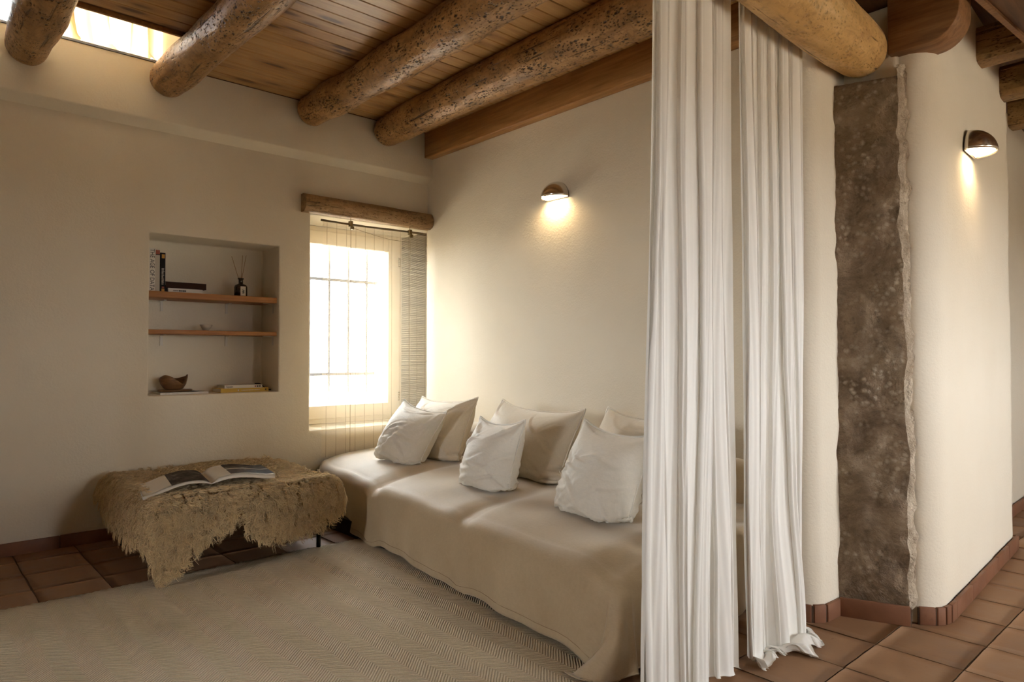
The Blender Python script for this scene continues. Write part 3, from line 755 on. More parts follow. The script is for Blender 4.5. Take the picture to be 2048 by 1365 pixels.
# skylight veil: a gathered curtain hanging above the wall top
def sheet(name, fn, nu, nv, m, parent=None):
    u, v = np.meshgrid(np.linspace(0, 1, nu), np.linspace(0, 1, nv), indexing='ij')
    P = fn(u, v); return mknp(name, P.reshape(-1, 3), grid_quads(nu, nv), m, parent, True)
def veil(u, v):
    x = 0.66 + 0.62 * u + 0.05 * np.sin(u * 40) * (1 - 0.5 * v) - 0.05 * np.sin(v * 3.0) * (u < .6)
    y = 4.90 + 0.035 * np.sin(u * 46 + 1.0) + 0.02 * np.sin(u * 17 + 2 * v)
    z = 3.60 - (0.545 + 0.012 * np.sin(u * 20)) * v
    flop = smoothstep(0.9, 1.0, v); y = y - 0.06 * flop * np.abs(np.sin(u * 9))
    return np.stack([x, y, z], -1)
o = sheet('skylight_curtain', veil, 160, 30, VEIL)
tag(o, 'beige sheer cloth hanging in folds in the skylight opening above the wall', 'curtain')
o = mk('wall_shaft_back', *box(-2.2, SKX + 0.05, 5.0, 5.46, LEDGE - 0.03, CZ + 0.0), PLASTER); tag(o, kind='structure')
# ------------------------------------------------------------------ wall lamps
def sconce(loc, normal_ang, label, power):
    s = empty('wall_lamp', loc, label, 'wall lamp', 'metal half-dome wall lamps')
    s.rotation_euler = (0, 0, normal_ang)       # local -X points into the room
    Rr = 0.112; nphi, nth = 24, 12
    def dome(r_):
        V, F = [], []
        for i in range(nphi + 1):
            ph = -math.pi / 2 + math.pi * i / nphi
            for j in range(nth + 1):
                th = math.pi / 2 * j / nth
                V.append((-r_ * math.cos(th) * math.cos(ph) * 1.0 - 0.004, r_ * math.cos(th) * math.sin(ph), r_ * math.sin(th) * 1.0))
        return V, [tuple(q) for q in grid_quads(nphi + 1, nth + 1)]
    def lk(name, V, F, m, par, smooth=True):
        me = bpy.data.meshes.new(name); me.from_pydata(V, [], F); me.update(); o = link(name, me, m, par, smooth); return o
    o = lk('shade', *dome(Rr), CHROME, s); sd = o.modifiers.new('s', 'SOLIDIFY'); sd.thickness = 0.003
    V, F = lathe([(0.0, 0), (Rr * 0.98, 0), (Rr * 0.98, 0.012), (0.0, 0.012)], 40)
    V = [(-0.002 - (zz) * 0.9, xx, max(yy, -0.004)) for xx, yy, zz in V]
    lk('wall_plate', V, F, CHROME, s, False)
    V, F = dome(Rr * 0.90); V = [(x * 0.96 - 0.006, y, 0.004 + z * 0.10) for x, y, z in V]
    lk('diffuser', V, F, BULB, s)
    l = bpy.data.lights.new('lamp_light', 'SPOT'); l.energy = power; l.color = (1.0, 0.70, 0.36); l.shadow_soft_size = 0.02
    l.spot_size = R(165); l.spot_blend = 0.6
    lo = bpy.data.objects.new('lamp_light', l); COL.objects.link(lo); lo.parent = s
    lo.location = (-0.045, 0, -0.004)
    return s
sconce((XB, 3.285, 2.230), 0.0, 'chrome half-dome wall lamp glowing on the white wall above the daybed', 4.5)
sconce((3.90, 0.975, 2.135), R(93), 'chrome half-dome wall lamp glowing on the hallway wall beside the stone post', 3.6)

# ------------------------------------------------------------------ niche shelves and what stands on them
for z0, z1, lab in ((1.527, 1.568, 'upper thin wooden shelf in the wall niche, holding books and a reed bottle'), (1.288, 1.316, 'lower thin wooden shelf in the wall niche, holding one small cup')):
    s = empty('niche_shelf', (1.64, 4.98, z0), lab, 'shelf', 'wooden shelves in the wall niche')
    o = mk('plank', *box(1.2075, 2.0655, 4.868, 5.148, z0, z1), SHELFW, s); bevel(o, 0.003)
    for x in (1.36, 1.80):
        mk('bracket', *join(box(x - 0.009, x + 0.009, 5.142, 5.148, z0 - 0.075, z0), box(x - 0.009, x + 0.009, 5.06, 5.142, z0 - 0.004, z0)), WHITECARD, s)
    mk('bracket', *join(box(2.060, 2.0655, 4.93, 4.948, z0 - 0.07, z0), box(1.99, 2.060, 4.93, 4.948, z0 - 0.004, z0)), WHITECARD, s)
def text_mesh(s, size):
    c = bpy.data.curves.new('t', 'FONT'); c.body = s; c.size = size; c.align_x = 'CENTER'; c.align_y = 'CENTER'; c.extrude = 0.0004
    c.resolution_u = 3
    t = bpy.data.objects.new('t', c); COL.objects.link(t); bpy.context.view_layer.update()
    me = bpy.data.meshes.new_from_object(t.evaluated_get(bpy.context.evaluated_depsgraph_get()))
    bpy.data.objects.remove(t); bpy.data.curves.remove(c); return me
def text(s, size, loc, rot, m, parent, stretch=1.0, bold=0):
    me = text_mesh(s, size); me.materials.clear(); me.materials.append(m)
    o = bpy.data.objects.new('lettering', me); COL.objects.link(o); o.parent = parent
    L = wloc(parent); o.location = Vector(loc) - L; o.rotation_euler = rot; o.scale = (stretch, 1, 1); return o
SH1 = 1.568; FY = 4.93
def cv(b): return [c for c in b.children if c.name.startswith('cover') or c.name.startswith('paper_label')][0]
def book_up(x0, x1, h, d, m, label, tilt=0):
    b = empty('book', ((x0 + x1) / 2, FY + d / 2, SH1), label, 'book', 'books standing on the upper niche shelf')
    o = mk('cover', *join(box(x0, x0 + .003, FY, FY + d, SH1, SH1 + h), box(x1 - .003, x1, FY, FY + d, SH1, SH1 + h), box(x0, x1, FY - 0.002, FY + .002, SH1, SH1 + h)), m, b)
    mk('pages', *box(x0 + .003, x1 - .003, FY + .002, FY + d - .006, SH1 + .004, SH1 + h - .004), PAPER, b); return b
b = book_up(1.222, 1.262, 0.288, 0.20, WHITECARD, 'thick white book with large black spine letters against the niche side')
text('THE AGE OF DATA', 0.0375, (1.242, FY - 0.0025, SH1 + 0.144), (R(90), R(90), 0), INK, cv(b), 0.86)
b = book_up(1.2635, 1.2885, 0.278, 0.19, GREYCARD, 'slim grey book with a dark red block at the top of its spine')
mk('spine_block', *box(1.2637, 1.2883, FY - 0.0035, FY - 0.002, SH1 + 0.25, SH1 + 0.277), REDCARD, cv(b))
mk('spine_band', *box(1.2637, 1.2883, FY - 0.0035, FY - 0.002, SH1 + 0.244, SH1 + 0.2495), BLACKCARD, cv(b))
b = book_up(1.290, 1.323, 0.262, 0.19, BLACKCARD, 'black book with yellow and orange marks on its spine')
mk('spine_mark', *box(1.300, 1.318, FY - 0.0035, FY - 0.002, SH1 + 0.225, SH1 + 0.252), ORANGECARD, cv(b))
mk('spine_mark', *box(1.300, 1.318, FY - 0.0035, FY - 0.002, SH1 + 0.004, SH1 + 0.022), ORANGECARD, cv(b))
mk('spine_mark', *box(1.302, 1.316, FY - 0.0035, FY - 0.002, SH1 + 0.026, SH1 + 0.036), REDCARD, cv(b))
r_ = random.Random(3)
V, F = join(*[box(1.300, 1.300 + r_.uniform(.010, .016), FY - 0.0035, FY - 0.002, SH1 + .05 + i * .0085, SH1 + .05 + i * .0085 + .0052) for i in range(13)])
o = mk('spine_lettering', V, F, GREYCARD, cv(b)); o['kind'] = 'stuff'
b = mk('book', *box(1.325, 1.338, FY + 0.01, FY + 0.17, SH1, SH1 + 0.05), BLACKCARD); tag(b, 'small black booklet squeezed between standing books and flat books', 'book')
def book_flat(x0, x1, y0, y1, z, h, m, label, rz=0.0, group=None):
    b = empty('book', ((x0 + x1) / 2, (y0 + y1) / 2, z), label, 'book', group); b.rotation_euler = (0, 0, rz)
    L = b.location
    mk('cover', *join(box(x0, x1, y0, y1, z, z + .0025), box(x0, x1, y0, y1, z + h - .0025, z + h), box(x0, x1, y0 - 0.002, y0 + .002, z, z + h)), m, b)
    mk('pages', *box(x0 + .004, x1 - .004, y0 + .002, y1 - .005, z + .0025, z + h - .0025), PAPER, b); return b
def marks(par, x0, x1, y, z0, z1, n, m, name='spine_lettering'):
    st_ = (x1 - x0) / n
    o = mk(name, *join(*[box(x0 + i * st_, x0 + i * st_ + st_ * random.uniform(.5, .85), y - .0012, y, z0, z1) for i in range(n)]), m, par); o['kind'] = 'stuff'
    return o
b = book_flat(1.341, 1.563, FY, FY + 0.15, SH1, 0.030, WHITECARD, 'cream book lying flat under the dark brown one')
marks(cv(b), 1.372, 1.405, FY - 0.002, SH1 + .011, SH1 + .017, 6, INK); marks(cv(b), 1.408, 1.455, FY - 0.002, SH1 + .009, SH1 + .020, 7, INK)
b = book_flat(1.325, 1.584, FY - 0.005, FY + 0.17, SH1 + 0.0305, 0.041, BROWNCARD, 'dark brown thick book lying on top of the cream book')
# reed bottle
rbx, rby = 1.836, 4.965
b = empty('reed_diffuser', (rbx, rby, SH1), 'small dark brown bottle with three thin reeds on the upper shelf', 'bottle')
mk('bottle', *lathe([(0.0, 0), (0.042, 0), (0.045, 0.004), (0.045, 0.068), (0.040, 0.082), (0.020, 0.092), (0.0155, 0.096), (0.0155, 0.124), (0.021, 0.126), (0.021, 0.134), (0.012, 0.134), (0.011, 0.10)], 32, (rbx, rby, SH1)), BROWNGLASS, b, smooth=True)
V, F = [], []
for i in range(9):
    a = R(-118 + 50 * i / 8 + 6)
    for z in (0.006, 0.072): V.append((rbx + 0.0458 * math.cos(a), rby + 0.0458 * math.sin(a), SH1 + z))
F = [(2 * i, 2 * i + 2, 2 * i + 3, 2 * i + 1) for i in range(8)]
mk('paper_label', V, F, PAPER, b)
V, F = join(*[box(rbx - 0.008 + dx, rbx - 0.008 + dx + w_, rby - 0.0475, rby - 0.0462, SH1 + z, SH1 + z + h_) for dx, z, w_, h_ in ((0.002, .022, .013, .004), (.006, .022, .004, .026), (0, .034, .016, .003), (.012, .040, .008, .003), (.003, .046, .005, .004), (.012, .027, .005, .004))])
mk('label_mark', V, F, INK, cv(b))
for (dx, dz) in ((-0.062, 0.288), (0.016, 0.302), (0.041, 0.304)):
    mk('reed', *tube([(rbx - dx * 0.2, rby, SH1 + 0.04), (rbx + dx, rby + 0.01, SH1 + dz)], 0.0016, 6), REED, b)
o = mk('small_cup', *lathe([(0.0, 0.0), (0.014, 0), (0.018, 0.003), (0.030, 0.020), (0.0415, 0.043), (0.040, 0.044), (0.027, 0.020), (0.012, 0.006), (0.0, 0.005)], 32, (1.607, 4.99, 1.3162)), CERAMIC, smooth=True)
tag(o, 'small pale ceramic cup alone on the lower niche shelf', 'cup')
# niche bottom
NZ = 0.8822
b = book_flat(1.300, 1.607, FY, FY + 0.19, NZ, 0.014, WHITECARD, 'thin white magazine lying under the wooden bowl')
mk('cover_print', *box(1.36, 1.56, FY + 0.02, FY + 0.18, NZ + 0.0141, NZ + 0.0145), BLACKCARD, cv(b))
marks(cv(b), 1.33, 1.36, FY - 0.002, NZ + .004, NZ + .009, 4, GREYCARD)
V, F = lathe([(0.0, 0), (0.098, 0.0), (0.110, 0.006), (0.112, 0.013), (0.104, 0.016), (0.0, 0.014)], 40, (1.415, 5.015, NZ + 0.0148))
V = [(x + 0.01 * math.sin(6 * (y - 5)) , y * 1.0, z) for x, y, z in V]
V = [(x, 5.015 + (y - 5.015) * 0.7, z) for x, y, z in V]
o = mk('wooden_plate', V, F, BOWLW, smooth=True); tag(o, 'flat dark wooden plate beneath the carved bowl', 'plate')
V, F = [], []
prof = [(0.0, 0.0), (0.045, 0.0), (0.058, 0.006), (0.076, 0.034), (0.086, 0.066), (0.087, 0.080), (0.080, 0.079), (0.070, 0.05), (0.05, 0.02), (0.0, 0.014)]
seg = 40
for k in range(seg):
    w_ = 2 * math.pi * k / seg
    lip = 0.012 * math.sin(w_ * 2 + 0.6) + 0.010 * math.sin(w_ * 3 + 2) + 0.014 * math.exp(-((w_ - 5.9) / 0.35) ** 2) - 0.022 * math.exp(-((w_ - 5.35) / 0.4) ** 2)
    for r, z in prof:
        f = max(0, (z - 0.03) / 0.05); rr = r * (1 + 0.06 * math.sin(w_ * 2 + 1) + 0.04 * math.sin(w_ * 5))
        V.append((1.405 + rr * math.cos(w_), 5.01 + 0.8 * rr * math.sin(w_), NZ + 0.0312 + z + lip * f))
npf = len(prof)
for k in range(seg):
    k2 = (k + 1) % seg
    for i in range(npf - 1): F.append((k * npf + i, k2 * npf + i, k2 * npf + i + 1, k * npf + i + 1))
o = mk('wooden_bowl', V, F, BOWLW, smooth=True); fix(o); tag(o, 'irregular carved dark wooden bowl with a broken rim in the niche', 'bowl')
b = book_flat(1.690, 2.030, FY, FY + 0.18, NZ, 0.029, YELLOWCARD, 'yellow hardback lying at the bottom of the niche under a white book')
marks(cv(b), 1.835, 1.965, FY - 0.002, NZ + .011, NZ + .017, 15, WHITECARD); marks(cv(b), 1.808, 1.82, FY - 0.002, NZ + .009, NZ + .020, 1, WHITECARD, 'spine_emblem')
marks(cv(b), 2.005, 2.02, FY - 0.002, NZ + .011, NZ + .020, 1, INK, 'spine_emblem')
b = book_flat(1.717, 1.985, FY + 0.004, FY + 0.16, NZ + 0.0292, 0.022, WHITECARD, 'white book lying on the yellow hardback in the niche')
text('Spain', 0.021, (1.752, FY + 0.0015, NZ + 0.0402), (R(90), 0, 0), INK, cv(b), 1.1)
for i, mm in enumerate((REDCARD, INK, INK)): mk('spine_emblem', *box(1.930 + i * .016, 1.940 + i * .016, FY + .0008, FY + .002, NZ + .035, NZ + .045), mm, cv(b))
V, F = tube([(1.955 + 0.10 * t, 4.99 - 0.05 * t + 0.008 * math.sin(t * 14), NZ + 0.0565 - 0.046 * smoothstep(0.2, 0.9, t)) for t in np.linspace(0, 1, 14)], 0.004, 6)
o = mk('black_cord', V, F, BLACKCARD, smooth=True); tag(o, 'short black cord trailing off the white book in the niche', 'cord')

# ------------------------------------------------------------------ rug
ru = empty('rug', (0.3, 2.7, 0), 'large cream herringbone rug covering the floor before the daybed', 'rug')
nx_, ny_ = 260, 60
u = np.linspace(-1.7, 2.22, nx_); v = np.linspace(1.60, 3.80, ny_)
X, Y = np.meshgrid(u, v, indexing='ij')
ser = np.where(np.arange(nx_) % 2 == 0, 0.008, -0.004) + rng.uniform(-.004, .004, nx_)
Y[:, -1] += ser; Y[:, 0] += ser[::-1] * 0.5
Z = 0.012 + 0.0015 * np.sin(X * 9 + Y * 3) + 0.001 * np.sin(Y * 21)
o = mknp('weave', np.stack([X, Y, Z], -1), grid_quads(nx_, ny_), RUG, ru)
sd = o.modifiers.new('s', 'SOLIDIFY'); sd.thickness = 0.010; sd.offset = -1
V, F = join(tube([(1.80 + 0.16 * t, 1.58 - 0.03 * math.sin(t * 3), 0.010) for t in np.linspace(0, 1, 10)], 0.008, 7), tube([(1.80 + 0.16 * t, 1.585 - 0.03 * math.sin(t * 3), 0.020) for t in np.linspace(0, 1, 10)], 0.0065, 7))
mk('corner_tassel', V, F, m_plain('tassel', (0.50, 0.40, 0.26), 0.9), ru, smooth=True)

# ------------------------------------------------------------------ daybed
SEAT = 0.405
db = empty('daybed', (2.65, 3.15, 0), 'low wide daybed under a sand linen cover along the wall', 'daybed')
def xf(y): return 1.985 + 0.115 * (y - 1.8)
NU, NV = 150, 190
Y0, Y1 = 1.60, 4.685
ox_max, oy_max = 0.385, 0.385
a_ = np.concatenate([np.linspace(-ox_max, 0, 46)[:-1], np.linspace(0, 1, 70)])     # <0 : overshoot over the front edge
b__ = np.concatenate([np.linspace(-oy_max, 0, 46)[:-1], np.linspace(0, 1, 140)])
AA, BB = np.meshgrid(a_, b__, indexing='ij')
yb = Y0 + (Y1 + 0.09 - Y0) * np.clip(BB, 0, 1)
farround = 0.10 * smoothstep(4.35, 4.80, yb) ** 2
xe = xf(yb) + farround
xb = xe + (XB - 0.015 - xe) * np.clip(AA, 0, 1)
ox = np.clip(-AA, 0, None); oy = np.clip(-BB, 0, None)
l = np.hypot(ox, oy); ang = np.arctan2(oy, np.maximum(ox, 1e-9))
rr = 0.065
arc_l = rr * math.pi / 2
hor = np.where(l < arc_l, rr * np.sin(l / rr), rr + 0.05 * (l - arc_l)); drop = np.where(l < arc_l, rr * (1 - np.cos(l / rr)), rr + (l - arc_l) * 0.985)
cor = np.sin(2 * ang) * (l > 0)
hang = smoothstep(arc_l * 0.6, 0.42, l)
# folds
fold_f = 0.010 * np.sin(yb * 9 + 1.2 * np.sin(yb * 3)) * (ox > 0) * (oy == 0) + 0.006 * np.sin(yb * 23)
fold_e = 0.016 * np.sin(xb * 22) * (oy > 0) * (ox == 0)
hor = hor + hang * (fold_f + fold_e) + hang * cor * (0.085 + 0.035 * np.sin(ang * 9.0 + 0.6))
dx = np.where(l > 0, ox / np.maximum(l, 1e-9), 0); dy = np.where(l > 0, oy / np.maximum(l, 1e-9), 0)
flap = hang * np.clip(cor, 0, 1) ** 0.8 * smoothstep(1.25, 0.55, ang)
PX = xb - dx * hor - flap * 0.06; PY = yb - dy * hor + flap * 0.20 * smoothstep(0.15, 0.45, l)
# top relief: three cushions with soft creases, crowned
dfr = np.clip((xb - xe), 0, 2); dwall = XB - xb
crown = 0.02 * np.sin(np.clip(dfr / 1.0, 0, 1) * math.pi * 0.8) - 0.028 * np.exp(-(dfr / 0.09))
cre = np.zeros_like(xb)
for yc, amp_, wd in ((3.63, 0.040, 0.085), (2.62, 0.030, 0.08)):
    line = yc + 0.10 * dfr
    cre += amp_ * np.exp(-((yb - line) / wd) ** 2) * np.exp(-(dfr / 0.55) ** 2)
    cre += 0.004 * np.sin((yb - line) * 90) * np.exp(-((yb - line) / 0.06) ** 2) * np.exp(-(dfr / 0.22) ** 2)
wav = 0.006 * np.sin(xb * 7 + yb * 2.3) * np.sin(yb * 5.1 + 1) + 0.003 * np.sin(yb * 13 + xb * 5)
endround = -0.05 * smoothstep(0.16, 0, np.clip(yb - Y0, 0, 1)) * (oy >= 0) - 0.02 * smoothstep(4.55, 4.81, yb)
top = SEAT + crown - cre + wav + endround * 0.6
edge_drop_fix = np.exp(-(l / 0.12))
PZ = np.where(l > 0, top - drop, top)
hem = 0.018 + 0.010 * np.sin(yb * 5 + 1) * (oy == 0) + 0.006 * np.sin(xb * 8)
PZ = np.maximum(PZ, hem * (ang < 0.35) + (0.014 + 0.02 * smoothstep(.35, 1.2, ang)) * (ang >= 0.35) + 0.004 * np.sin(ang * 11))
cov = mknp('linen_cover', np.stack([PX, PY, PZ], -1), grid_quads(*AA.shape), LINEN, db)
sd = cov.modifiers.new('s', 'SOLIDIFY'); sd.thickness = 0.003; sd.offset = -1
# hem stitch: thin raised band along the front hem
i0 = 4
hv = np.stack([PX[i0, 45:], PY[i0, 45:], PZ[i0, 45:]], -1); hv[:, 0] -= 0.0012
o = mk('hem_seam', *tube([tuple(p) for p in hv[::3]], 0.0011, 5), m_plain('seam_thread', (0.36, 0.26, 0.16), 0.9), db)
# base under the cover
mk('base_frame', *box(2.14, XB - 0.03, 1.68, 4.78, 0.004, 0.10), DKMETAL, db)
# backrest bolster
def bolster(u, v):
    ang_ = v * 2 * math.pi
    ex = 0.165 * np.sign(np.cos(ang_)) * np.abs(np.cos(ang_)) ** 0.55; ez = 0.175 * np.sign(np.sin(ang_)) * np.abs(np.sin(ang_)) ** 0.55
    t = np.sin(np.clip(u, 0, 1) * math.pi) ** 0.12
    wv = 1 + 0.02 * np.sin(u * 31 + ang_ * 2)
    return np.stack([3.205 + ex * t * wv, 1.72 + 2.99 * u, 0.475 + ez * t * wv], -1)
sheet('back_bolster', bolster, 90, 33, LINEN, db)

# ------------------------------------------------------------------ pillows: small cloth solve (position based)
def pillow(w, h, vol, seed, lean, roll=0.0, N=34, steps=110, iters=7, wrinkle=0.007):
    r = np.random.default_rng(seed)
    M_ = max(20, int(N * h / w)); du, dv = w / (N - 1), h / (M_ - 1); dd = math.hypot(du, dv)
    U, Vv = np.meshgrid(np.linspace(-w / 2, w / 2, N), np.linspace(-h / 2, h / 2, M_), indexing='ij')
    cu, su = math.cos(roll), math.sin(roll)
    lx = U * cu - Vv * su; lz = U * su + Vv * cu
    lz = lz - lz.min()
    P = np.zeros((2, N, M_, 3))
    bub = np.cos(np.pi * U / w) * np.cos(np.pi * Vv / h)
    for s, sg in ((0, -1), (1, 1)):
        t = sg * (0.004 + 0.05 * bub) + r.normal(0, wrinkle, U.shape)
        P[s, ..., 0] = lx; P[s, ..., 1] = lz * math.sin(lean) + t * math.cos(lean); P[s, ..., 2] = lz * math.cos(lean) - t * math.sin(lean)
    P[..., 2] += 0.004
    Vel = np.zeros_like(P); P0 = P.mean(0)
    nb = np.array([0, -math.cos(lean), math.sin(lean)]); pb = np.array([0, 0.085, 0.0])
    def con(a, b, L, k, cmp_=1.0):
        d = b - a; n_ = np.sqrt((d * d).sum(-1, keepdims=True)) + 1e-9
        e = (n_ - L) / n_; e = np.where(e < 0, e * cmp_, e) * (0.5 * k)
        c = d * e; a += c; b -= c
    target = vol * w * h
    dt = 1 / 50
    for st_ in range(steps):
        du_ = np.gradient(P, axis=1); dv_ = np.gradient(P, axis=2)
        nr = np.cross(du_, dv_); nr[0] *= 1; nr[1] *= -1          # outward: front is -y
        vv = 0.0
        # volume between the sheets, measured along the normal of the rest plane
        gap = (P[1] - P[0]) @ (-nb)
        vv = gap.mean() * w * h
        p_ = np.clip((target - vv) / target, -0.3, 1.0)
        acc = np.zeros_like(P); acc[..., 2] -= 2.0
        nn_ = nr / (np.linalg.norm(nr, axis=-1, keepdims=True) + 1e-9)
        acc += nn_ * (90.0 * p_)
        Vel = (Vel + acc * dt) * 0.90
        Q = P + Vel * dt
        for it in range(iters):
            for s in (0, 1):
                for k in (0, 1):
                    n1 = (N - k) // 2 * 2 + k; con(Q[s, k:n1:2], Q[s, k + 1:n1 + 1:2][: len(Q[s, k:n1:2])], du, 1.0) if (n1 - k) % 2 == 0 else None
                    m1 = (M_ - k) // 2 * 2 + k; con(Q[s, :, k:m1:2], Q[s, :, k + 1:m1 + 1:2], dv, 1.0)
                    n2 = (N - k) // 2 * 2 + k
                    con(Q[s, k:n2:2, :-1], Q[s, k + 1:n2 + 1:2, 1:], dd, 0.6); con(Q[s, k:n2:2, 1:], Q[s, k + 1:n2 + 1:2, :-1], dd, 0.6)
                for k in (0, 1, 2, 3):
                    a = Q[s, k:N - 2:4]; b = Q[s, k + 2:N:4]; m = min(len(a), len(b)); con(a[:m], b[:m], 2 * du, 0.12, 0.7)
                    a = Q[s, :, k:M_ - 2:4]; b = Q[s, :, k + 2:M_:4]; m = min(a.shape[1], b.shape[1]); con(a[:, :m], b[:, :m], 2 * dv, 0.12, 0.7)
            for sl in ((0, slice(None)), (N - 1, slice(None)), (slice(None), 0), (slice(None), M_ - 1)):
                av = (Q[0][sl] + Q[1][sl]) / 2; av += (P0[sl] * np.array([.96, 1, .985]) - av) * 0.007; Q[0][sl] = av; Q[1][sl] = av
            low = Q[..., 2] < 0.002
            Q[..., 2] = np.where(low, 0.002, Q[..., 2])
            for c_ in (0, 1): Q[..., c_] = np.where(low, P[..., c_] + 0.3 * (Q[..., c_] - P[..., c_]), Q[..., c_])
            ds = (Q - pb) @ nb; pen = np.clip(-ds, 0, None); Q += pen[..., None] * nb
        Vel = (Q - P) / dt; P = Q
    return P, N, M_
def put_pillow(label, loc, w, h, vol, seed, lean, m, rz=0.0, roll=0.0, N=34, group=None, steps=110):
    P, N, M_ = pillow(w, h, vol, seed, lean, roll, N, steps)
    c, s = math.cos(rz), math.sin(rz)
    # local x -> world -Y, local y -> world +X
    G = np.stack([P[..., 1], -P[..., 0], P[..., 2]], -1)
    G = np.stack([G[..., 0] * c - G[..., 1] * s, G[..., 0] * s + G[..., 1] * c, G[..., 2]], -1) + np.array(loc)
    def up(A):
        A2 = np.zeros((2 * A.shape[0] - 1, *A.shape[1:])); A2[::2] = A; A2[1::2] = (A[:-1] + A[1:]) / 2
        A2[1:-1] = A2[1:-1] * 0.5 + (A2[:-2] + A2[2:]) * 0.25; return A2
    G = np.stack([up(up(G[s_]).transpose(1, 0, 2)).transpose(1, 0, 2) for s_ in (0, 1)]); N, M_ = G.shape[1:3]
    rw = np.random.default_rng(seed + 100)
    U_, V_ = np.meshgrid(np.linspace(-.5, .5, N) * w, np.linspace(-.5, .5, M_) * h, indexing='ij')
    H_ = np.zeros((N, M_))
    for k_ in range(26):
        if k_ % 3 == 0:      # radiating from a corner
            cx_, cy_ = rw.choice([-.5, .5]) * w, rw.choice([-.5, .5, -.5]) * h; a_w = math.atan2(-cy_, -cx_) + rw.uniform(-.6, .6); d_ = rw.uniform(.06, .16)
            cx_ += math.cos(a_w) * d_; cy_ += math.sin(a_w) * d_
        else:                # sagging folds, mostly low
            cx_, cy_ = rw.uniform(-.42, .42) * w, (rw.beta(1.3, 2.2) - .5) * .95 * h; a_w = rw.normal(0, .38)
        al_ = (U_ - cx_) * math.cos(a_w) + (V_ - cy_) * math.sin(a_w); ac_ = -(U_ - cx_) * math.sin(a_w) + (V_ - cy_) * math.cos(a_w)
        ac_ = ac_ + 0.6 * al_ ** 2 / 0.2 * rw.uniform(-1, 1)
        sl_, sw_ = rw.uniform(.05, .13), rw.uniform(.007, .013)
        H_ += rw.uniform(.004, .0100) * (np.exp(-(ac_ / sw_) ** 2) - 0.6 * np.exp(-((ac_ - 1.6 * sw_) / sw_) ** 2)) * np.exp(-(al_ / sl_) ** 2)
    win_ = np.clip(np.minimum(.5 - np.abs(U_) / w, .5 - np.abs(V_) / h) / 0.05, 0, 1)
    for s_, sg_ in ((0, 1), (1, -1)):
        nn_ = np.cross(np.gradient(G[s_], axis=0), np.gradient(G[s_], axis=1)); nn_ /= np.linalg.norm(nn_, axis=-1, keepdims=True) + 1e-9
        cen = G.mean((0, 1, 2)); 
        if ((G[s_] - cen) * nn_).sum() < 0: nn_ = -nn_
        G[s_] += nn_ * (H_ * win_)[..., None]
    q = grid_quads(N, M_); n = N * M_
    e = empty('pillow', loc, label, 'pillow', group)
    # weld the border of the two faces
    idx = np.arange(2 * n); idg = np.arange(n).reshape(N, M_); bmask = np.zeros((N, M_), bool); bmask[[0, -1]] = True; bmask[:, [0, -1]] = True
    idx[n + idg[bmask]] = idg[bmask]
    Q = np.concatenate([q, idx[(q + n)][:, ::-1]])
    o = mknp('cushion_body', G.reshape(-1, 3), Q, m, e)
    bm = bmesh.new(); bm.from_mesh(o.data); bmesh.ops.delete(bm, geom=[v for v in bm.verts if not v.link_faces], context='VERTS'); bmesh.ops.recalc_face_normals(bm, faces=bm.faces); bm.to_mesh(o.data); bm.free()
    o.data.polygons.foreach_set('use_smooth', [True] * len(o.data.polygons))
    # stitched edge: narrow double flap standing proud of the border
    F0 = G[0]
    ring = [(i, 0) for i in range(N)] + [(N - 1, j) for j in range(1, M_)] + [(i, M_ - 1) for i in range(N - 2, -1, -1)] + [(0, j) for j in range(M_ - 2, 0, -1)]
    rp = np.array([F0[i, j] for i, j in ring]); inn = np.array([(G[0][min(max(i, 2), N - 3), min(max(j, 2), M_ - 3)] + G[1][min(max(i, 2), N - 3), min(max(j, 2), M_ - 3)]) / 2 for i, j in ring])
    out = rp - inn; out /= np.linalg.norm(out, axis=1, keepdims=True) + 1e-9
    fl_ = rp + out * 0.008; fl_[:, 2] = np.maximum(fl_[:, 2], loc[2] + 0.002)
    k = len(ring); VV = np.concatenate([rp - out * 0.003, fl_]); QQ = np.array([(i, (i + 1) % k, k + (i + 1) % k, k + i) for i in range(k)])
    s_ = mknp('edge_seam', VV, QQ, m, e); sd_ = s_.modifiers.new('s', 'SOLIDIFY'); sd_.thickness = 0.004; sd_.offset = 0
    return e
ST = SEAT + 0.022
GB = 'large back pillows on the daybed'; GS = 'small front pillows on the daybed'
put_pillow('large beige back pillow in the corner by the window', (2.83, 4.02, ST), 0.66, 0.52, 0.145, 1, R(24), PILLOW_A, R(3), 0.04, 48, GB)
put_pillow('large beige back pillow in the middle of the daybed', (2.80, 3.06, ST), 0.82, 0.52, 0.145, 2, R(24), PILLOW_A, R(-3), -0.03, 48, GB)
put_pillow('large beige back pillow half hidden behind the curtain', (2.80, 2.19, ST), 0.74, 0.52, 0.145, 3, R(25), PILLOW_A, R(-2), -0.04, 48, GB)
put_pillow('small white pillow slumped sideways by the window', (2.56, 3.98, ST), 0.50, 0.46, 0.125, 4, R(27), PILLOW_B, R(8), -0.16, 44, GS)
put_pillow('small white pillow upright in the middle of the daybed', (2.46, 2.93, ST), 0.46, 0.45, 0.125, 5, R(15), PILLOW_B, R(-6), 0.03, 44, GS)
put_pillow('small white pillow leaning nearest to the curtain', (2.38, 2.08, ST), 0.53, 0.49, 0.125, 6, R(19), PILLOW_B, R(-8), -0.05, 44, GS)

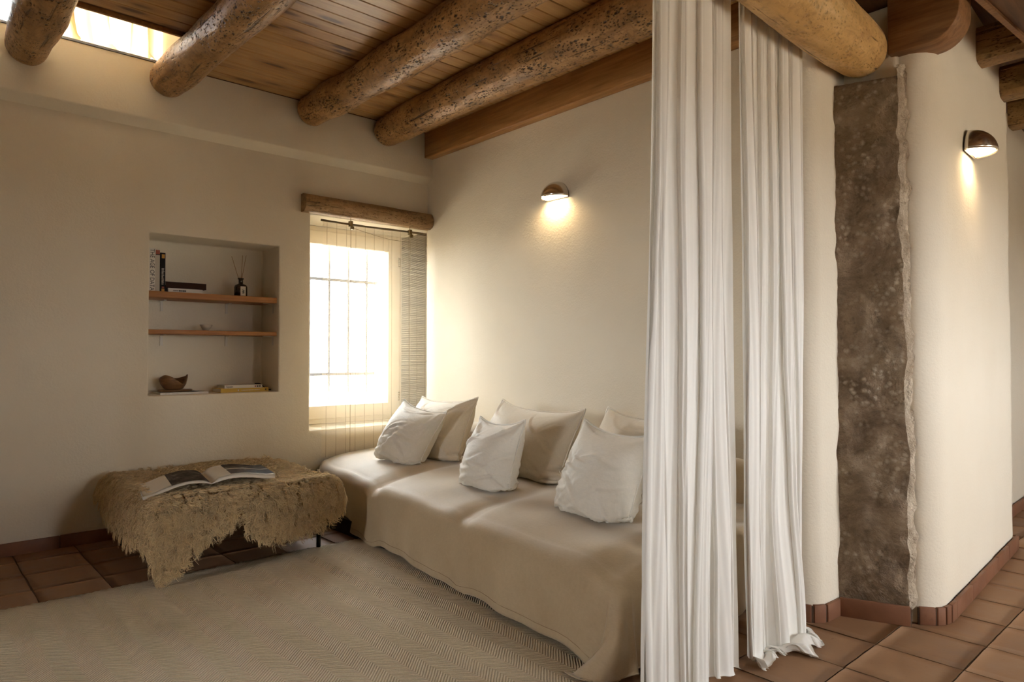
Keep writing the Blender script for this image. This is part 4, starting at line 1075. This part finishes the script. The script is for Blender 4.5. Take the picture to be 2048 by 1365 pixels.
# ------------------------------------------------------------------ gauze curtains
def curtain(name, label, xa, xb_, xba, xbb, seed, npl, puddle, zt=2.56):
    r = np.random.default_rng(seed); nv = 150
    # arc-length parameter with pleats: flat runs, each followed by a narrow fold-back
    pos = np.sort(np.concatenate([[0.0, 1.0], (np.arange(npl) + r.uniform(0.1, 0.9, npl)) / npl]))
    back = r.uniform(0.010, 0.026, npl + 2)
    us, kind, kid = [], [], []
    for i in range(len(pos) - 1):
        a = np.linspace(pos[i], pos[i + 1], 15)
        us += list(a); kind += [0.0] * 15; kid += [i] * 15
        if i < len(pos) - 2:
            for t in (0.25, 0.5, 0.75, 1.0, 1.25, 1.5, 1.75): us.append(pos[i + 1]); kind.append(t); kid.append(i)
    us = np.array(us)[:, None]; kind = np.array(kind)[:, None]; kid = np.array(kid); nu = len(us)
    v = np.linspace(0, 1, nv)[None, :]
    Ltot = zt + puddle; sl = v * Ltot; zz = zt - sl
    x0 = xa + (xba - xa) * v ** 1.3; x1 = xb_ + (xbb - xb_) * v ** 1.3
    ph = r.uniform(0, 6.28, (4, npl + 3))
    # each pleat line wanders slowly down the cloth
    wander = lambda k: (0.020 * np.sin(v * 3.1 + ph[0][k][:, None]) + 0.008 * np.sin(v * 8.0 + ph[1][k][:, None])) * smoothstep(0, 0.35, v)
    wa, wb = wander(kid), wander(kid + 1)
    p0 = pos[kid][:, None]; p1 = pos[np.minimum(kid + 1, len(pos) - 1)][:, None]
    tt = np.where(p1 > p0, (us - p0) / np.maximum(p1 - p0, 1e-6), 1.0)
    edge = np.where(kid == 0, 0.0, 1.0)[:, None] * (1 - tt) ; edgeb = np.where(kid >= npl, 0.3, 1.0)[:, None] * tt
    xm = x0 + (x1 - x0) * us + wa * edge * (kind == 0) + wb * np.where(kind > 0, 1.0, edgeb)
    bk = back[kid][:, None] * (0.6 + 0.6 * np.sin(v * 2 + ph[2][kid][:, None]) ** 2)
    tri = np.where(kind <= 1, kind, 2 - kind)
    x = xm - bk * tri
    y = 1.318 + 0.010 * np.where(kind > 0, np.sin(kind * np.pi), 0) + 0.0
    belly = np.where(kind == 0, np.sin(tt * np.pi), 0)
    sg = np.where(kid % 2 == 0, 1.0, -0.6)[:, None]
    y = y + belly * (0.010 + 0.016 * v) * sg + 0.010 * np.sin(us * 9 + v * 2.2 + ph[3][0]) * (0.3 + v)
    y = y + 0.0016 * np.sin(us * 160 + 5 * np.sin(v * 7 + us * 4)) * smoothstep(0.15, 0.6, v)
    lump = 0.5 + 0.5 * np.sin(us * 8.0 + 0.5 * np.sin(us * 13) + ph[3][1])
    low = smoothstep(0.60, 0.0, np.maximum(zz, 0)) * min(1, puddle * 6)
    ov = np.clip(sl - (zt - 0.02), 0, None)
    y = y - low * 0.06 * lump - ov * (0.55 + 0.3 * lump) + 0.25 * np.clip(ov - puddle * .55, 0, None)
    x = x + low * 0.02 * np.sin(us * 11 + ph[3][2]) + ov * 0.20 * np.sin(us * 8.0 + ph[3][1] + 1.0)
    z = np.maximum(zz, 0.006) + np.where(ov > 0, 0.030 * np.sin(np.clip(ov / max(puddle, 1e-6), 0, 1) * np.pi) * (0.3 + 0.7 * lump) + 0.008 * (1 + np.sin(us * 40 + ov * 20)) * np.clip(ov / 0.03, 0, 1), 0)
    x, y, z = np.broadcast_arrays(x, y, z)
    o = mknp(name, np.stack([x, y, z], -1), grid_quads(nu, nv), GAUZE)
    return tag(o, label, 'curtain', 'white gauze curtains hanging from the log')
curtain('gauze_curtain', 'wider white gauze curtain hanging in front of the end of the daybed', 1.802, 2.281, 1.753, 2.276, 21, 8, 0.0)
curtain('gauze_curtain', 'narrower white gauze curtain next to the plaster pier, its hem lying on the tiles', 2.341, 2.852, 2.378, 2.832, 33, 10, 0.12)
# ------------------------------------------------------------------ bench with sheepskins
TX0, TX1, TY0, TY1, TZ = 0.99, 1.90, 3.76, 4.68, 0.375
be = empty('low_bench', (1.45, 4.22, 0), 'low square bench hidden under shaggy sheepskins, thin dark metal legs', 'bench')
o = mk('top', *box(TX0, TX1, TY0, TY1, TZ - 0.05, TZ), DARKW, be); bevel(o, 0.006)
for x in (TX0 + 0.03, TX1 - 0.03):
    for y in (TY0 + 0.03, TY1 - 0.03):
        mk('leg', *tube([(x, y, 0.0125 if y < 3.8 else 0.002), (x, y, TZ - 0.05)], 0.013, 10), DKMETAL, be, smooth=True)
def drape(px, py):
    """unrolled plane point -> world, laid over the bench"""
    cx = np.clip(px, TX0, TX1); cy = np.clip(py, TY0, TY1)
    ox = px - cx; oy = py - cy; l = np.hypot(ox, oy); dx = ox / np.maximum(l, 1e-9); dy = oy / np.maximum(l, 1e-9)
    r0 = 0.075; al = r0 * math.pi / 2
    hor = np.where(l < al, r0 * np.sin(l / r0), r0 + 0.10 * (l - al)); dr = np.where(l < al, r0 * (1 - np.cos(l / r0)), r0 + (l - al) * 0.99)
    z = TZ + 0.032 - dr + 0.012 * np.sin(px * 9) * np.sin(py * 8 + 1) * (l < 0.02)
    return np.stack([cx + dx * hor, cy + dy * hor, np.maximum(z, 0.02)], -1)
def skin_outline(side):
    if side == 0:   # left skin: long tongue down the front left corner
        return np.array([(0.86, 4.74), (0.81, 4.45), (0.76, 4.1), (0.74, 3.85), (0.80, 3.62), (0.86, 3.44), (0.95, 3.34), (1.06, 3.40), (1.16, 3.50), (1.27, 3.545), (1.345, 3.60), (1.37, 3.80), (1.385, 4.2), (1.40, 4.75), (1.15, 4.80)])
    return np.array([(1.38, 4.75), (1.375, 4.2), (1.365, 3.80), (1.372, 3.57), (1.45, 3.47), (1.58, 3.46), (1.74, 3.47), (1.86, 3.50), (1.99, 3.56), (2.06, 3.70), (2.06, 4.0), (2.04, 4.4), (1.98, 4.72), (1.7, 4.80)])
def inside(poly, x, y):
    c = np.zeros(x.shape, bool); n = len(poly); j = n - 1
    for i in range(n):
        xi, yi = poly[i]; xj, yj = poly[j]
        c ^= ((yi > y) != (yj > y)) & (x < (xj - xi) * (y - yi) / (yj - yi + 1e-12) + xi); j = i
    return c
def vnoise(x, y, seed, k=6):
    r = np.random.default_rng(seed); out = np.zeros_like(x)
    for i in range(k):
        f = r.uniform(8, 26); a = r.uniform(0, 6.28); out += np.sin(f * (np.cos(a) * x + np.sin(a) * y) + r.uniform(0, 6.28))
    return out / math.sqrt(k)
def sheepskin(side, label, nlocks):
    poly = skin_outline(side)
    # smooth the outline
    for _ in range(2):
        a = poly; b_ = np.roll(poly, -1, 0); poly = np.stack([a * .75 + b_ * .25, a * .25 + b_ * .75], 1).reshape(-1, 2)
    c = poly.mean(0); e = empty('sheepskin', (float(c[0]), float(c[1]), TZ), label, 'sheepskin', 'sheepskins over the bench')
    # hide: polar grid
    k = len(poly); nr_ = 26
    ts = np.linspace(0, 1, nr_)[:, None, None]; PP = c + (poly[None] - c) * ts
    G = drape(PP[..., 0], PP[..., 1]); 
    o = mknp('hide', G.transpose(1, 0, 2), grid_quads(k, nr_, True), HIDE, e)
    r = np.random.default_rng(50 + side)
    lo, hi = poly.min(0), poly.max(0); pts = np.zeros((0, 2))
    while len(pts) < nlocks:
        q = r.uniform(lo, hi, (nlocks * 2, 2)); q = q[inside(poly, q[:, 0], q[:, 1])]; pts = np.concatenate([pts, q])
    pts = pts[:nlocks]; px, py = pts.T
    p = drape(px, py); h = 0.004
    tx = drape(px + h, py) - drape(px - h, py); ty = drape(px, py + h) - drape(px, py - h)
    nn = np.cross(tx, ty); nn /= np.linalg.norm(nn, axis=1, keepdims=True) + 1e-9
    nn[nn[:, 2] < -0.5] *= -1
    # flow field in the plane, pointing outwards and swirling; clumped
    cl = 0.027
    gx = np.round((px + 0.010 * vnoise(px, py, 1)) / cl); gy = np.round((py + 0.010 * vnoise(px, py, 2)) / cl)
    hsh = np.sin(gx * 12.9898 + gy * 78.233) * 43758.5453; hsh -= np.floor(hsh)
    h2 = np.sin(gx * 39.34 + gy * 11.13) * 24634.63; h2 -= np.floor(h2)
    out = np.stack([px - c[0], py - c[1]], 1) * np.array([1.2, 1.0]); out /= np.linalg.norm(out, axis=1, keepdims=True) + 1e-9
    fa = np.arctan2(out[:, 1], out[:, 0]) + 0.9 * vnoise(px, py, 3) + (hsh - .5) * 2.6 + r.normal(0, .25, nlocks)
    tx /= np.linalg.norm(tx, axis=1, keepdims=True) + 1e-9; ty /= np.linalg.norm(ty, axis=1, keepdims=True) + 1e-9
    tan = tx * np.cos(fa)[:, None] + ty * np.sin(fa)[:, None]
    clump_c = drape(gx * cl, gy * cl)
    steep = np.clip(1 - nn[:, 2], 0, 1)
    L = (0.070 + 0.026 * h2 + r.normal(0, .008, nlocks)) * (1 - 0.08 * steep)
    segs = 7
    phs = hsh * 6.28 + r.normal(0, .5, nlocks); fr = 1.2 + 1.3 * h2
    W = np.cross(nn, tan); W /= np.linalg.norm(W, axis=1, keepdims=True) + 1e-9
    rad0 = (0.0017 + 0.0009 * r.random(nlocks))
    path = []
    for s in range(segs + 1):
        t = s / segs
        rise = (0.80 * t - 0.42 * t * t)
        q = p + nn * (L * rise)[:, None] + tan * (L * 0.62 * t * t)[:, None]
        q[:, 2] -= L * (0.10 + 0.16 * steep) * t * t
        q = q + (clump_c + nn * 0.03 - q) * (0.42 * np.sin(t * math.pi * .6) * np.array([1, 1, .25])) * (steep[:, None] < .9)
        am = 0.0125 * t ** .7
        q = q + W * (am * np.sin(fr * t * 6.28 + phs))[:, None] + tan * (am * 0.8 * np.cos(fr * t * 6.28 + phs))[:, None]
        q[:, 2] = np.maximum(q[:, 2], 0.016)
        path.append(q)
    path = np.stack(path, 1)
    rings = []
    spin = r.uniform(0, 6.28, nlocks)
    for s in range(segs + 1):
        t = s / segs
        d = path[:, min(s + 1, segs)] - path[:, max(s - 1, 0)]; d /= np.linalg.norm(d, axis=1, keepdims=True) + 1e-9
        a = np.cross(d, np.array([0.31, 0.52, 0.79])); a /= np.linalg.norm(a, axis=1, keepdims=True) + 1e-9; b2 = np.cross(d, a)
        a = a * np.cos(spin + t * 1.5)[:, None] + b2 * np.sin(spin + t * 1.5)[:, None]
        rr_ = rad0 * (1 - 0.72 * t ** 2.5)
        rings.append(np.stack([path[:, s] + a * rr_[:, None], path[:, s] - a * rr_[:, None]], 1))
    VV = np.stack(rings, 1)                                   # n, segs+1, 2, 3
    base = (np.arange(nlocks) * (segs + 1) * 2)[:, None]
    s = np.arange(segs)[None, :]
    Q = np.stack([base + s * 2, base + s * 2 + 1, base + s * 2 + 3, base + s * 2 + 2], -1).reshape(-1, 4)
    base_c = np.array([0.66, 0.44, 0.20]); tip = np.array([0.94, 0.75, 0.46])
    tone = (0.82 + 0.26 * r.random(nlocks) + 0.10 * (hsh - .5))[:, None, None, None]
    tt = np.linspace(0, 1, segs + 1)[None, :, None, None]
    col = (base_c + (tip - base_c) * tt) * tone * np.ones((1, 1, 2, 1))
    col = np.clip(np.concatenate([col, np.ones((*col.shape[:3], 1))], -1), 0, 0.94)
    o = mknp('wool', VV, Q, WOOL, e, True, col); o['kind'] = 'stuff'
    return e
sheepskin(0, 'shaggy cream sheepskin on the bench nearer the wall niche, tongue hanging to the rug', 46000)
sheepskin(1, 'shaggy cream sheepskin on the half of the bench beside the daybed', 43000)

# open photo book on the wool
MZ = 0.452
mg = empty('open_photo_book', (1.28, 4.03, MZ), 'open photo book with black and white pictures lying on the sheepskins', 'book')
sp0, sp1 = np.array([1.272, 3.83]), np.array([1.335, 4.20])
def page(u, v, side, lift=0.0):
    """u: 0 spine..1 outer, v: 0 near..1 far"""
    sp = sp0 + (sp1 - sp0) * v[..., None]
    dv_ = np.array([-0.352, 0.012]) if side < 0 else np.array([0.325, -0.055])
    if side < 0: dv_ = np.array([-0.345, -0.03])
    P = sp + dv_ * u[..., None]
    arch_ = 0.030 * np.sin(np.clip(u * 1.15, 0, 1) * math.pi) * (0.4 + 0.6 * np.exp(-u * 1.5)) 
    z = MZ + 0.004 + arch_ + lift * smoothstep(0, .12, u) - (0.030 * u ** 2 if side < 0 else -0.006 * u)
    return np.stack([P[..., 0], P[..., 1], z], -1)
for side, nm in ((-1, 'page_block'), (1, 'page_block')):
    u, v = np.meshgrid(np.linspace(0, 1, 22), np.linspace(0, 1, 8), indexing='ij')
    top_ = page(u, v, side, 0.016 if side > 0 else 0.010); bot = page(u, v, side, 0.0); bot[..., 2] -= 0.004 + 0.004 * u
    V = np.concatenate([top_.reshape(-1, 3), bot.reshape(-1, 3)]); q = grid_quads(22, 8); n = 22 * 8
    bor = [i * 8 for i in range(22)] + [21 * 8 + j for j in range(1, 8)] + [i * 8 + 7 for i in range(20, -1, -1)] + [j for j in range(6, 0, -1)]
    Q = np.concatenate([q, (q + n)[:, ::-1], np.array([(bor[i], bor[(i + 1) % len(bor)], n + bor[(i + 1) % len(bor)], n + bor[i]) for i in range(len(bor))])])
    o = mknp(nm, V, Q, PAPER, mg, False)
    def print_(name, u0, u1, v0, v1):
        u, v = np.meshgrid(np.linspace(u0, u1, 20), np.linspace(v0, v1, 6), indexing='ij')
        G = page(u, v, side, 0.016 if side > 0 else 0.010); G[..., 2] += 0.0012
        mknp(name, G, grid_quads(20, 6), PHOTO, o)
    if side < 0: print_('photo_print', 0.03, 0.60, 0.0, 1.0)
    else: print_('photo_print', 0.30, 1.0, 0.06, 0.48); print_('photo_print', 0.30, 1.0, 0.55, 0.97)
